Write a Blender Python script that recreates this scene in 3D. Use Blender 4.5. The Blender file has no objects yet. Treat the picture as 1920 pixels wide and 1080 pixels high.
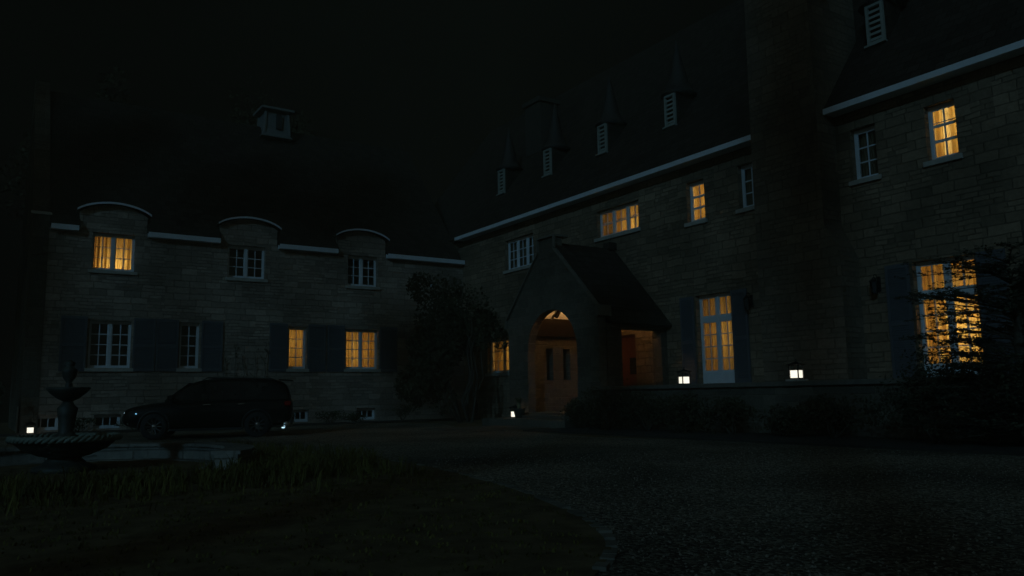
import bpy, math, random
import numpy as np
from mathutils import Vector, Matrix

R = math.radians
random.seed(7)
rng = np.random.default_rng(11)
S = bpy.context.scene
COL = S.collection

# ------------------------------------------------------------------ camera
cd = bpy.data.cameras.new("camera")
cd.sensor_width = 36.0
cd.lens = 28.0
cd.clip_start = 0.05
cd.clip_end = 2000
cam = bpy.data.objects.new("camera", cd)
COL.objects.link(cam)
yaw, pitch, roll = R(33.82), R(7.66), R(-0.99)
fw = Vector((math.sin(yaw) * math.cos(pitch), math.cos(yaw) * math.cos(pitch), math.sin(pitch)))
rt = Vector((math.cos(yaw), -math.sin(yaw), 0))
up = rt.cross(fw)
rt2 = rt * math.cos(roll) + up * math.sin(roll)
up2 = -rt * math.sin(roll) + up * math.cos(roll)
m = Matrix((rt2, up2, -fw)).transposed().to_4x4()
m.translation = Vector((0, 0, 1.0))
cam.matrix_world = m
S.camera = cam

# ------------------------------------------------------------------ night sky
MOON_AZ, MOON_EL = R(232), R(22)      # azimuth clockwise from +Y
MD = Vector((math.sin(MOON_AZ) * math.cos(MOON_EL), math.cos(MOON_AZ) * math.cos(MOON_EL), math.sin(MOON_EL)))
W = bpy.data.worlds.new("World")
S.world = W
W.use_nodes = True
nt = W.node_tree
nt.nodes.clear()
out = nt.nodes.new("ShaderNodeOutputWorld")
sky = nt.nodes.new("ShaderNodeTexSky")
sky.sky_type = 'NISHITA'
sky.sun_disc = False
sky.sun_elevation = MOON_EL
sky.sun_rotation = MOON_AZ
hs = nt.nodes.new("ShaderNodeHueSaturation")
hs.inputs["Saturation"].default_value = 0.1
bg1 = nt.nodes.new("ShaderNodeBackground")
bg1.inputs["Strength"].default_value = 0.00012
# thin moonlit cloud: brighter round the moon, near black on the far side of the sky
tcw = nt.nodes.new("ShaderNodeTexCoord")
dt = nt.nodes.new("ShaderNodeVectorMath"); dt.operation = 'DOT_PRODUCT'
dt.inputs[1].default_value = MD
mrw = nt.nodes.new("ShaderNodeMapRange"); mrw.interpolation_type = 'SMOOTHSTEP'
mrw.inputs["From Min"].default_value = -0.25; mrw.inputs["From Max"].default_value = 1.0
mrw.inputs["To Min"].default_value = 0.0001; mrw.inputs["To Max"].default_value = 0.026
bg2 = nt.nodes.new("ShaderNodeBackground")
bg2.inputs["Color"].default_value = (0.80, 1.0, 0.86, 1)
ad = nt.nodes.new("ShaderNodeAddShader")
nt.links.new(tcw.outputs["Generated"], dt.inputs[0])
nt.links.new(dt.outputs["Value"], mrw.inputs["Value"])
nt.links.new(mrw.outputs[0], bg2.inputs["Strength"])
nt.links.new(sky.outputs[0], hs.inputs["Color"])
nt.links.new(hs.outputs[0], bg1.inputs["Color"])
nt.links.new(bg1.outputs[0], ad.inputs[0])
nt.links.new(bg2.outputs[0], ad.inputs[1])
nt.links.new(ad.outputs[0], out.inputs["Surface"])

# ------------------------------------------------------------------ moon (the one sun lamp)
sl = bpy.data.lights.new("moon", 'SUN')
sl.energy = 0.26
sl.color = (0.29, 0.71, 1.05)
sl.angle = R(2.0)
so = bpy.data.objects.new("moon", sl)
COL.objects.link(so)
so.rotation_euler = (-MD).to_track_quat('-Z', 'Y').to_euler()
so.location = (-20, -12, 30)

vs = S.view_settings
vs.view_transform = 'Standard'
vs.look = 'None'
vs.exposure = 0.0
vs.gamma = 1.0
S.cycles.light_sampling_threshold = 0.0
S.cycles.use_light_tree = False
S.cycles.use_denoising = True
S.cycles.max_bounces = 6
S.cycles.transparent_max_bounces = 12
S.cycles.sample_clamp_indirect = 2.0
S.cycles.caustics_reflective = False
S.cycles.caustics_refractive = False

# ================================================================== helpers
LOC = {}


def tag(o, label=None, cat=None, group=None, kind=None):
    if label: o["label"] = label
    if cat: o["category"] = cat
    if group: o["group"] = group
    if kind: o["kind"] = kind
    return o


def thing(name, label, cat, loc=(0, 0, 0), group=None, rotz=0.0):
    o = bpy.data.objects.new(name, None)
    o.empty_display_size = 0.2
    COL.objects.link(o)
    o.location = loc
    o.rotation_euler = (0, 0, rotz)
    LOC[o] = Vector(loc)
    return tag(o, label, cat, group)


class MB:
    """collects shapes, links them as one mesh object"""

    def __init__(s):
        s.v = []; s.f = []; s.sm = []

    def add(s, vs, fs, smooth=False):
        b = len(s.v)
        s.v += [tuple(p) for p in vs]
        s.f += [tuple(i + b for i in f) for f in fs]
        s.sm += [smooth] * len(fs)
        return s

    def box(s, x0, y0, z0, x1, y1, z1):
        if x0 > x1: x0, x1 = x1, x0
        if y0 > y1: y0, y1 = y1, y0
        if z0 > z1: z0, z1 = z1, z0
        return s.add([(x0, y0, z0), (x1, y0, z0), (x1, y1, z0), (x0, y1, z0), (x0, y0, z1), (x1, y0, z1), (x1, y1, z1), (x0, y1, z1)],
                     [(0, 3, 2, 1), (4, 5, 6, 7), (0, 1, 5, 4), (1, 2, 6, 5), (2, 3, 7, 6), (3, 0, 4, 7)])

    def bar(s, a, b, w, h=None):
        """square bar from a to b"""
        h = h or w
        a, b = Vector(a), Vector(b)
        d = (b - a).normalized()
        ref = Vector((0, 0, 1)) if abs(d.z) < 0.9 else Vector((0, 1, 0))
        p = d.cross(ref).normalized() * (w / 2)
        q = p.cross(d).normalized() * (h / 2)
        vs = [a - p - q, a + p - q, a + p + q, a - p + q, b - p - q, b + p - q, b + p + q, b - p + q]
        return s.add(vs, [(0, 3, 2, 1), (4, 5, 6, 7), (0, 1, 5, 4), (1, 2, 6, 5), (2, 3, 7, 6), (3, 0, 4, 7)])

    def tube(s, pts, rad, n=8, caps=True):
        pts = [Vector(p) for p in pts]
        if not isinstance(rad, (list, tuple)): rad = [rad] * len(pts)
        vs = []
        for i, p in enumerate(pts):
            d = (pts[min(i + 1, len(pts) - 1)] - pts[max(i - 1, 0)]).normalized()
            ref = Vector((0, 0, 1)) if abs(d.z) < 0.95 else Vector((1, 0, 0))
            a = d.cross(ref).normalized(); b = a.cross(d)
            for k in range(n):
                t = 2 * math.pi * k / n
                vs.append(p + (a * math.cos(t) + b * math.sin(t)) * rad[i])
        fs = []
        for i in range(len(pts) - 1):
            for k in range(n):
                k2 = (k + 1) % n
                fs.append((i * n + k, i * n + k2, (i + 1) * n + k2, (i + 1) * n + k))
        if caps:
            fs.append(tuple(range(n - 1, -1, -1)))
            fs.append(tuple((len(pts) - 1) * n + k for k in range(n)))
        return s.add(vs, fs, True)

    def lathe(s, prof, c=(0, 0, 0), n=28, a0=0.0):
        vs = []
        for r, z in prof:
            for k in range(n):
                t = a0 + 2 * math.pi * k / n
                vs.append((c[0] + r * math.cos(t), c[1] + r * math.sin(t), c[2] + z))
        fs = []
        for i in range(len(prof) - 1):
            for k in range(n):
                k2 = (k + 1) % n
                fs.append((i * n + k, i * n + k2, (i + 1) * n + k2, (i + 1) * n + k))
        fs.append(tuple(range(n - 1, -1, -1)))
        fs.append(tuple((len(prof) - 1) * n + k for k in range(n)))
        return s.add(vs, fs, n > 10)

    def prism(s, poly, axis, a, b):
        """extrude a 2D polygon (p,q) along axis 'x' (p=y,q=z), 'y' (p=x,q=z) or 'z' (p=x,q=y)"""
        def P(p, q, t):
            return {'x': (t, p, q), 'y': (p, t, q), 'z': (p, q, t)}[axis]
        n = len(poly)
        vs = [P(p, q, a) for p, q in poly] + [P(p, q, b) for p, q in poly]
        fs = [tuple(range(n - 1, -1, -1)), tuple(range(n, 2 * n))]
        fs += [(i, (i + 1) % n, n + (i + 1) % n, n + i) for i in range(n)]
        return s.add(vs, fs)

    def build(s, name, mat, parent=None, world=True, bevel=0.0, loc=None):
        off = Vector((0, 0, 0))
        if parent is not None and world: off = LOC[parent]
        elif parent is None and loc is not None: off = Vector(loc)
        me = bpy.data.meshes.new(name)
        va = np.array(s.v, dtype=np.float64)
        me.from_pydata([tuple(p) for p in (va - np.array(off))], [], s.f)
        # box-projected UVs in metres, so stone courses run true on every face
        uv = me.uv_layers.new(name="UVMap")
        nrm = np.zeros(len(me.polygons) * 3); me.polygons.foreach_get("normal", nrm); nrm = nrm.reshape(-1, 3)
        li = np.zeros(len(me.loops), dtype=np.int64); me.loops.foreach_get("vertex_index", li)
        cnt = np.array([len(f) for f in s.f])
        fn = np.repeat(nrm, cnt, axis=0)
        p = va[li]
        ax = np.abs(fn).argmax(1)
        u = np.where(ax == 0, p[:, 1], p[:, 0]); v = np.where(ax == 2, p[:, 1], p[:, 2])
        uv.data.foreach_set("uv", np.stack([u, v], 1).ravel())
        me.polygons.foreach_set("use_smooth", s.sm)
        me.materials.append(mat)
        me.update()
        o = bpy.data.objects.new(name, me)
        COL.objects.link(o)
        if parent is not None:
            o.parent = parent
            LOC[o] = LOC.get(parent, Vector((0, 0, 0)))
        else:
            o.location = off
            LOC[o] = off
        if bevel > 0:
            b = o.modifiers.new("bevel", 'BEVEL')
            b.width = bevel; b.segments = 2; b.limit_method = 'ANGLE'; b.angle_limit = R(40)
        return o


def kids(o): return [c for c in list(o.children)]


def copy_tree(o, parent=None):
    ch = kids(o)
    c = o.copy()
    COL.objects.link(c)
    c.parent = parent
    for k in ch: copy_tree(k, c)
    return c


# ================================================================== materials
def mat_new(name):
    mt = bpy.data.materials.new(name)
    mt.use_nodes = True
    n = mt.node_tree
    return mt, n, n.nodes["Principled BSDF"], n.nodes["Material Output"]


def N(n, t, **kw):
    x = n.nodes.new(t)
    for k, v in kw.items():
        if k in x.inputs: x.inputs[k].default_value = v
        else: setattr(x, k, v)
    return x


def rgb(c): return (c[0], c[1], c[2], 1)


def plain(name, c, rough=0.6, var=0.15, scale=8.0, bump=0.1, metal=0.0, coat=0.0, spec=None, dist=0.01):
    mt, n, b, o = mat_new(name)
    tc = N(n, "ShaderNodeTexCoord")
    nz = N(n, "ShaderNodeTexNoise", Scale=scale, Detail=6.0, Roughness=0.6)
    n.links.new(tc.outputs["Object"], nz.inputs["Vector"])
    rp = N(n, "ShaderNodeValToRGB")
    rp.color_ramp.elements[0].position = 0.3; rp.color_ramp.elements[1].position = 0.7
    rp.color_ramp.elements[0].color = rgb([x * (1 - var) for x in c]); rp.color_ramp.elements[1].color = rgb([min(1, x * (1 + var)) for x in c])
    n.links.new(nz.outputs["Fac"], rp.inputs["Fac"])
    n.links.new(rp.outputs["Color"], b.inputs["Base Color"])
    b.inputs["Roughness"].default_value = rough
    b.inputs["Metallic"].default_value = metal
    if coat: b.inputs["Coat Weight"].default_value = coat; b.inputs["Coat Roughness"].default_value = 0.03
    if spec is not None: b.inputs["Specular IOR Level"].default_value = spec
    if bump:
        bp = N(n, "ShaderNodeBump", Strength=bump, Distance=dist)
        n.links.new(nz.outputs["Fac"], bp.inputs["Height"])
        n.links.new(bp.outputs[0], b.inputs["Normal"])
    return mt


def stone(name, c1, c2, mortar, bw=0.58, rh=0.25, rough=0.9, bump=0.9, warp=0.05):
    """coursed rock-faced rubble"""
    mt, n, b, o = mat_new(name)
    tc = N(n, "ShaderNodeTexCoord")
    w = N(n, "ShaderNodeTexNoise", Scale=1.7, Detail=3.0)
    n.links.new(tc.outputs["UV"], w.inputs["Vector"])
    sub = N(n, "ShaderNodeVectorMath", operation='SUBTRACT'); sub.inputs[1].default_value = (0.5, 0.5, 0.5)
    n.links.new(w.outputs["Color"], sub.inputs[0])
    sc = N(n, "ShaderNodeVectorMath", operation='SCALE'); sc.inputs["Scale"].default_value = warp
    n.links.new(sub.outputs[0], sc.inputs[0])
    av = N(n, "ShaderNodeVectorMath", operation='ADD')
    n.links.new(tc.outputs["UV"], av.inputs[0]); n.links.new(sc.outputs[0], av.inputs[1])
    def courses(w_, h_, off, sq):
        q = N(n, "ShaderNodeTexBrick", Scale=1.0)
        q.offset = off; q.squash = sq; q.squash_frequency = 3; q.offset_frequency = 2
        q.inputs["Brick Width"].default_value = w_; q.inputs["Row Height"].default_value = h_
        q.inputs["Mortar Size"].default_value = 0.014; q.inputs["Mortar Smooth"].default_value = 0.5; q.inputs["Bias"].default_value = 0.0
        q.inputs["Color1"].default_value = rgb(c1); q.inputs["Color2"].default_value = rgb(c2); q.inputs["Mortar"].default_value = rgb(mortar)
        n.links.new(av.outputs[0], q.inputs["Vector"])
        return q
    q1 = courses(bw, rh, 0.42, 1.45); q2 = courses(bw * 0.72, rh * 0.5, 0.37, 1.8)
    pick = N(n, "ShaderNodeTexNoise", Scale=1.1, Detail=2.0)
    # whole blocks of coarse courses are swapped for two thin ones
    sn = N(n, "ShaderNodeVectorMath", operation='SNAP'); sn.inputs[1].default_value = (bw * 1.0, rh, 1.0)
    n.links.new(tc.outputs["UV"], sn.inputs[0]); n.links.new(sn.outputs[0], pick.inputs["Vector"])
    gt = N(n, "ShaderNodeMath", operation='GREATER_THAN'); gt.inputs[1].default_value = 0.54
    n.links.new(pick.outputs["Fac"], gt.inputs[0])
    br = N(n, "ShaderNodeMix", data_type='RGBA')
    n.links.new(gt.outputs[0], br.inputs["Factor"]); n.links.new(q1.outputs["Color"], br.inputs[6]); n.links.new(q2.outputs["Color"], br.inputs[7])
    bf = N(n, "ShaderNodeMix", data_type='FLOAT')
    n.links.new(gt.outputs[0], bf.inputs[0]); n.links.new(q1.outputs["Fac"], bf.inputs[2]); n.links.new(q2.outputs["Fac"], bf.inputs[3])
    big = N(n, "ShaderNodeTexNoise", Scale=0.45, Detail=5.0)
    n.links.new(tc.outputs["UV"], big.inputs["Vector"])
    fine = N(n, "ShaderNodeTexNoise", Scale=9.0, Detail=8.0, Roughness=0.7)
    n.links.new(tc.outputs["UV"], fine.inputs["Vector"])
    r1 = N(n, "ShaderNodeMapRange"); r1.inputs["From Min"].default_value = 0.3; r1.inputs["From Max"].default_value = 0.7; r1.inputs["To Min"].default_value = 0.6; r1.inputs["To Max"].default_value = 1.25
    n.links.new(big.outputs["Fac"], r1.inputs["Value"])
    r2 = N(n, "ShaderNodeMapRange"); r2.inputs["From Min"].default_value = 0.25; r2.inputs["From Max"].default_value = 0.75; r2.inputs["To Min"].default_value = 0.7; r2.inputs["To Max"].default_value = 1.3
    n.links.new(fine.outputs["Fac"], r2.inputs["Value"])
    mu = N(n, "ShaderNodeMath", operation='MULTIPLY'); n.links.new(r1.outputs[0], mu.inputs[0]); n.links.new(r2.outputs[0], mu.inputs[1])
    mx = N(n, "ShaderNodeVectorMath", operation='SCALE'); n.links.new(br.outputs[2], mx.inputs[0]); n.links.new(mu.outputs[0], mx.inputs["Scale"])
    n.links.new(mx.outputs[0], b.inputs["Base Color"])
    b.inputs["Roughness"].default_value = rough
    b.inputs["Specular IOR Level"].default_value = 0.2
    iv = N(n, "ShaderNodeMath", operation='MULTIPLY_ADD'); iv.inputs[1].default_value = -1.0; iv.inputs[2].default_value = 1.0
    n.links.new(bf.outputs[0], iv.inputs[0])
    med = N(n, "ShaderNodeTexNoise", Scale=3.2, Detail=4.0)
    n.links.new(tc.outputs["UV"], med.inputs["Vector"])
    h = N(n, "ShaderNodeMath", operation='MULTIPLY_ADD'); h.inputs[1].default_value = 1.4
    n.links.new(med.outputs["Fac"], h.inputs[0]); n.links.new(iv.outputs[0], h.inputs[2])
    h2 = N(n, "ShaderNodeMath", operation='MULTIPLY_ADD'); h2.inputs[1].default_value = 0.6
    n.links.new(fine.outputs["Fac"], h2.inputs[0]); n.links.new(h.outputs[0], h2.inputs[2])
    bp = N(n, "ShaderNodeBump", Strength=bump, Distance=0.035)
    n.links.new(h2.outputs[0], bp.inputs["Height"]); n.links.new(bp.outputs[0], b.inputs["Normal"])
    return mt


def slate(name, c):
    mt, n, b, o = mat_new(name)
    tc = N(n, "ShaderNodeTexCoord")
    br = N(n, "ShaderNodeTexBrick", Scale=1.0)
    br.inputs["Brick Width"].default_value = 0.3; br.inputs["Row Height"].default_value = 0.22; br.inputs["Mortar Size"].default_value = 0.012
    br.inputs["Color1"].default_value = rgb([x * 0.7 for x in c]); br.inputs["Color2"].default_value = rgb([x * 1.25 for x in c]); br.inputs["Mortar"].default_value = rgb([x * 0.4 for x in c])
    n.links.new(tc.outputs["UV"], br.inputs["Vector"])
    n.links.new(br.outputs["Color"], b.inputs["Base Color"])
    b.inputs["Roughness"].default_value = 0.85
    b.inputs["Specular IOR Level"].default_value = 0.15
    iv = N(n, "ShaderNodeMath", operation='SUBTRACT'); iv.inputs[0].default_value = 1.0
    n.links.new(br.outputs["Fac"], iv.inputs[1])
    bp = N(n, "ShaderNodeBump", Strength=0.6, Distance=0.015)
    n.links.new(iv.outputs[0], bp.inputs["Height"]); n.links.new(bp.outputs[0], b.inputs["Normal"])
    return mt


def glow(name, c, strength):
    mt, n, b, o = mat_new(name)
    n.nodes.remove(b)
    e = N(n, "ShaderNodeEmission"); e.inputs["Color"].default_value = rgb(c); e.inputs["Strength"].default_value = strength
    n.links.new(e.outputs[0], o.inputs["Surface"])
    return mt


def glass(name, tint=(0.9, 0.93, 0.92), refl=0.10):
    mt, n, b, o = mat_new(name)
    n.nodes.remove(b)
    t = N(n, "ShaderNodeBsdfTransparent"); t.inputs["Color"].default_value = rgb(tint)
    g = N(n, "ShaderNodeBsdfGlossy"); g.inputs["Roughness"].default_value = 0.02
    lw_ = N(n, "ShaderNodeLayerWeight", Blend=0.5)
    pw_ = N(n, "ShaderNodeMath", operation='POWER'); pw_.inputs[1].default_value = 4.0
    n.links.new(lw_.outputs["Facing"], pw_.inputs[0])
    fr = N(n, "ShaderNodeMath", operation='MULTIPLY_ADD'); fr.inputs[1].default_value = 0.9; fr.inputs[2].default_value = 0.04
    n.links.new(pw_.outputs[0], fr.inputs[0])
    mx = N(n, "ShaderNodeMixShader")
    n.links.new(fr.outputs[0], mx.inputs[0]); n.links.new(t.outputs[0], mx.inputs[1]); n.links.new(g.outputs[0], mx.inputs[2])
    n.links.new(mx.outputs[0], o.inputs["Surface"])
    return mt


def cloth(name, c, trans=0.6):
    mt, n, b, o = mat_new(name)
    n.nodes.remove(b)
    tc = N(n, "ShaderNodeTexCoord")
    wv = N(n, "ShaderNodeTexNoise", Scale=14.0, Detail=3.0)
    n.links.new(tc.outputs["Object"], wv.inputs["Vector"])
    rp = N(n, "ShaderNodeValToRGB")
    rp.color_ramp.elements[0].color = rgb([x * 0.82 for x in c]); rp.color_ramp.elements[1].color = rgb(c)
    n.links.new(wv.outputs["Fac"], rp.inputs["Fac"])
    d = N(n, "ShaderNodeBsdfDiffuse"); t = N(n, "ShaderNodeBsdfTranslucent")
    n.links.new(rp.outputs[0], d.inputs["Color"]); n.links.new(rp.outputs[0], t.inputs["Color"])
    mx = N(n, "ShaderNodeMixShader"); mx.inputs[0].default_value = trans
    n.links.new(d.outputs[0], mx.inputs[1]); n.links.new(t.outputs[0], mx.inputs[2])
    n.links.new(mx.outputs[0], o.inputs["Surface"])
    return mt


def leafmat(name, c, trans=0.25):
    mt, n, b, o = mat_new(name)
    tc = N(n, "ShaderNodeTexCoord")
    nz = N(n, "ShaderNodeTexNoise", Scale=2.5, Detail=4.0)
    n.links.new(tc.outputs["Object"], nz.inputs["Vector"])
    rp = N(n, "ShaderNodeValToRGB")
    rp.color_ramp.elements[0].position = 0.35; rp.color_ramp.elements[1].position = 0.68
    rp.color_ramp.elements[0].color = rgb([x * 0.55 for x in c]); rp.color_ramp.elements[1].color = rgb([x * 1.5 for x in c])
    n.links.new(nz.outputs["Fac"], rp.inputs["Fac"])
    n.links.new(rp.outputs[0], b.inputs["Base Color"])
    b.inputs["Roughness"].default_value = 0.75
    b.inputs["Specular IOR Level"].default_value = 0.2
    return mt


def gravelmat():
    mt, n, b, o = mat_new("gravel")
    tc = N(n, "ShaderNodeTexCoord")
    v1 = N(n, "ShaderNodeTexVoronoi", Scale=38.0)
    v2 = N(n, "ShaderNodeTexVoronoi", Scale=85.0)
    big = N(n, "ShaderNodeTexNoise", Scale=0.33, Detail=7.0, Distortion=0.6)
    for x in (v1, v2, big): n.links.new(tc.outputs["Object"], x.inputs["Vector"])
    rp = N(n, "ShaderNodeValToRGB")
    cr = rp.color_ramp
    cr.elements[0].position = 0.0; cr.elements[0].color = (0.07, 0.058, 0.042, 1)
    cr.elements[1].position = 1.0; cr.elements[1].color = (0.50, 0.43, 0.32, 1)
    e = cr.elements.new(0.6); e.color = (0.21, 0.18, 0.13, 1)
    sep = N(n, "ShaderNodeSeparateColor"); n.links.new(v1.outputs["Color"], sep.inputs[0])
    n.links.new(sep.outputs[0], rp.inputs["Fac"])
    mr = N(n, "ShaderNodeMapRange"); mr.inputs["From Min"].default_value = 0.3; mr.inputs["From Max"].default_value = 0.7; mr.inputs["To Min"].default_value = 0.45; mr.inputs["To Max"].default_value = 1.25
    n.links.new(big.outputs["Fac"], mr.inputs["Value"])
    sc = N(n, "ShaderNodeVectorMath", operation='SCALE'); n.links.new(rp.outputs[0], sc.inputs[0]); n.links.new(mr.outputs[0], sc.inputs["Scale"])
    n.links.new(sc.outputs[0], b.inputs["Base Color"])
    b.inputs["Roughness"].default_value = 0.9
    b.inputs["Specular IOR Level"].default_value = 0.2
    ad = N(n, "ShaderNodeMath", operation='MULTIPLY_ADD'); ad.inputs[1].default_value = 2.0
    n.links.new(v1.outputs["Distance"], ad.inputs[0]); n.links.new(v2.outputs["Distance"], ad.inputs[2])
    bp = N(n, "ShaderNodeBump", Strength=0.9, Distance=0.02); bp.invert = True
    n.links.new(ad.outputs[0], bp.inputs["Height"]); n.links.new(bp.outputs[0], b.inputs["Normal"])
    return mt


STONE = stone("fieldstone", (0.28, 0.205, 0.135), (0.16, 0.12, 0.08), (0.145, 0.11, 0.075), bw=0.5, rh=0.235, warp=0.09)
STONE_W = stone("wing fieldstone", (0.42, 0.34, 0.27), (0.24, 0.195, 0.155), (0.21, 0.17, 0.135), bw=0.55, rh=0.235, warp=0.09)
STONE_CH = stone("chimney stone", (0.22, 0.175, 0.125), (0.15, 0.12, 0.088), (0.15, 0.12, 0.09), bw=0.5)
STONE_PO = stone("porch stone", (0.15, 0.125, 0.095), (0.10, 0.085, 0.066), (0.17, 0.14, 0.105), bw=0.62, rh=0.3)
SILL = plain("sill stone", (0.40, 0.38, 0.33), 0.85, 0.18, 6, 0.3)
PAVE = stone("flagstone", (0.15, 0.13, 0.1), (0.10, 0.09, 0.07), (0.1, 0.09, 0.08), bw=0.9, rh=0.6, bump=0.5)
SLATE = slate("slate", (0.046, 0.034, 0.027))
WHITE = plain("white paint", (0.70, 0.74, 0.78), 0.5, 0.06, 5, 0.05)
SHUT = plain("dark blue shutter paint", (0.095, 0.10, 0.115), 0.55, 0.1, 6, 0.05)
DARKW = plain("dark timber", (0.010, 0.006, 0.003), 0.8, 0.3, 5, 0.3, spec=0.05)
REDD = plain("red door paint", (0.11, 0.03, 0.012), 0.45, 0.1, 5, 0.05)
CEIL = plain("cream plaster", (0.78, 0.66, 0.5), 0.8, 0.06, 3, 0.1)
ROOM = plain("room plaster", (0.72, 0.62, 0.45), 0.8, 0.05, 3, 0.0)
ROOMD = plain("darkened room plaster", (0.3, 0.27, 0.22), 0.8, 0.05, 3, 0.0)  # room plaster with the darkness of lampless rooms put into its colour
GLASS = glass("window glass")
CURT = cloth("cream curtain", (0.80, 0.60, 0.30))
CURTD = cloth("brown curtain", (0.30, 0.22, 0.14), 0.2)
IRON = plain("black iron", (0.02, 0.02, 0.022), 0.5, 0.2, 10, 0.1, metal=0.6)
CANDLE = glow("lit lantern panel", (1.0, 0.88, 0.74), 1.7)
SPARK = glow("path lamp", (1.0, 0.85, 0.65), 1.2)
BRONZE = plain("weathered fountain stone", (0.045, 0.045, 0.035), 0.6, 0.3, 9, 0.4)
LOWST = stone("garden wall stone", (0.30, 0.28, 0.24), (0.2, 0.19, 0.17), (0.2, 0.18, 0.15), bw=0.45, rh=0.16)
SOIL = plain("soil", (0.03, 0.026, 0.02), 0.95, 0.4, 12, 0.6)
TURF = plain("turf", (0.14, 0.105, 0.058), 0.95, 0.45, 3, 0.8, spec=0.1, dist=0.03)
GRASSM = leafmat("grass blades", (0.12, 0.10, 0.025))
LEAF = leafmat("leaf", (0.045, 0.06, 0.03))
LEAFD = leafmat("dark leaf", (0.055, 0.05, 0.025))
YEWM = leafmat("conifer needles", (0.045, 0.05, 0.028))
PALE = leafmat("pale grass leaf", (0.22, 0.20, 0.10))
BARK = plain("bark", (0.07, 0.055, 0.04), 0.9, 0.4, 14, 0.8, dist=0.03)
GRAVEL = gravelmat()
CURB = plain("kerb stone", (0.15, 0.135, 0.105), 0.85, 0.5, 3, 0.5)

# ================================================================== setting
g = MB().box(-45, -35, -0.6, 33, 51, 0.0)
tag(g.build("ground", TURF), kind="structure")
dr = MB().add([(-40, -14, 0.004), (32, -14, 0.004), (32, 2.5, 0.004), (14.0, 2.5, 0.004), (13.2, 8.5, 0.004), (12.0, 14.8, 0.004), (12.6, 18.6, 0.004), (13.2, 23.2, 0.004), (14.4, 26.5, 0.004), (13.5, 29.4, 0.004), (-2, 29.4, 0.004), (-40, 29.4, 0.004)],
              [tuple(range(12))])
tag(dr.build("gravel_drive", GRAVEL), kind="structure")

# round lawn inside the drive, with its kerb
ctrl = [(5.50, 11.3), (5.36, 9.85), (5.08, 8.25), (4.84, 7.2), (4.40, 5.85), (4.05, 5.0), (3.65, 4.3), (3.1, 3.72), (2.3, 3.15), (1.1, 2.7), (-0.5, 2.5), (-3, 2.7), (-6, 4.0), (-9, 7.5), (-9.6, 11.5), (-8, 15.5), (-4.5, 18.6), (-0.5, 19.6), (2.8, 18.6), (4.8, 16.0), (5.4, 13.5)]


def spline(pts, sub=6):
    o = []
    n = len(pts)
    for i in range(n):
        p0, p1, p2, p3 = [Vector(pts[(i + k - 1) % n]) for k in range(4)]
        for j in range(sub):
            t = j / sub
            o.append(0.5 * ((2 * p1) + (p2 - p0) * t + (2 * p0 - 5 * p1 + 4 * p2 - p3) * t * t + (3 * p1 - p0 - 3 * p2 + p3) * t ** 3))
    return o


ring = spline(ctrl)
lawn = MB().add([(p.x, p.y, 0.012) for p in ring], [tuple(range(len(ring)))])
tag(lawn.build("lawn", TURF), kind="structure")
kb = MB()
n = len(ring)
for i in range(0, n):
    a, b = ring[i], ring[(i + 1) % n]
    d = (b - a); L = d.length; d = d.normalized(); q = Vector((-d.y, d.x))
    k = max(1, int(L / 0.32))
    for j in range(k):
        s0 = a + d * (L * j / k + 0.008); s1 = a + d * (L * (j + 1) / k - 0.008)
        h = 0.020 + random.uniform(-0.010, 0.012)
        if random.random() < 0.16: continue
        w = 0.042 + random.uniform(-.008, .008)
        c = [s0 + q * w, s1 + q * w, s1 - q * w, s0 - q * w]
        kb.add([(p.x, p.y, 0.0) for p in c] + [(p.x, p.y, h) for p in c], [(4, 5, 6, 7), (0, 1, 5, 4), (1, 2, 6, 5), (2, 3, 7, 6), (3, 0, 4, 7)])
tag(kb.build("kerb", CURB), kind="structure")
pv = MB().box(11.4, 19.2, -0.1, 14.2, 22.2, 0.03)
tag(pv.build("path", PAVE), kind="structure")
bd = MB().box(12.6, 3.0, -0.1, 14.9, 18.4, 0.05)
tag(bd.build("terrain_bed", SOIL), kind="structure")
bd2 = MB().box(-0.5, 29.3, -0.1, 17.9, 31.0, 0.04)
tag(bd2.build("terrain_border", SOIL), kind="structure")

# ================================================================== walls, windows
XM, YW = 18.1, 31.0


def PM(u, z, w): return (XM - w, u, z)      # main house, facing -X


def PW(u, z, w): return (u, YW - w, z)      # side wing, facing -Y


def pbox(mb, P, u0, u1, z0, z1, w0, w1):
    a, b = P(u0, z0, w0), P(u1, z1, w1)
    return mb.box(*a, *b)


def wall_faces(mb, P, u0, u1, z0, z1, holes, depth=0.3):
    us = sorted({u0, u1, *[h[0] for h in holes], *[h[1] for h in holes]})
    zs = sorted({z0, z1, *[h[2] for h in holes], *[h[3] for h in holes]})
    for i in range(len(us) - 1):
        for j in range(len(zs) - 1):
            uc, zc = (us[i] + us[i + 1]) / 2, (zs[j] + zs[j + 1]) / 2
            if any(h[0] < uc < h[1] and h[2] < zc < h[3] for h in holes): continue
            for w in (0, -depth):
                mb.add([P(us[i], zs[j], w), P(us[i + 1], zs[j], w), P(us[i + 1], zs[j + 1], w), P(us[i], zs[j + 1], w)], [(0, 1, 2, 3)])
    for a, b, c, d in [*holes, (u0, u1, z0, z1)]:
        for q in ([(a, c), (b, c)], [(b, c), (b, d)], [(b, d), (a, d)], [(a, d), (a, c)]):
            (ua, za), (ub, zb) = q
            mb.add([P(ua, za, 0), P(ub, zb, 0), P(ub, zb, -depth), P(ua, za, -depth)], [(0, 1, 2, 3)])


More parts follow.
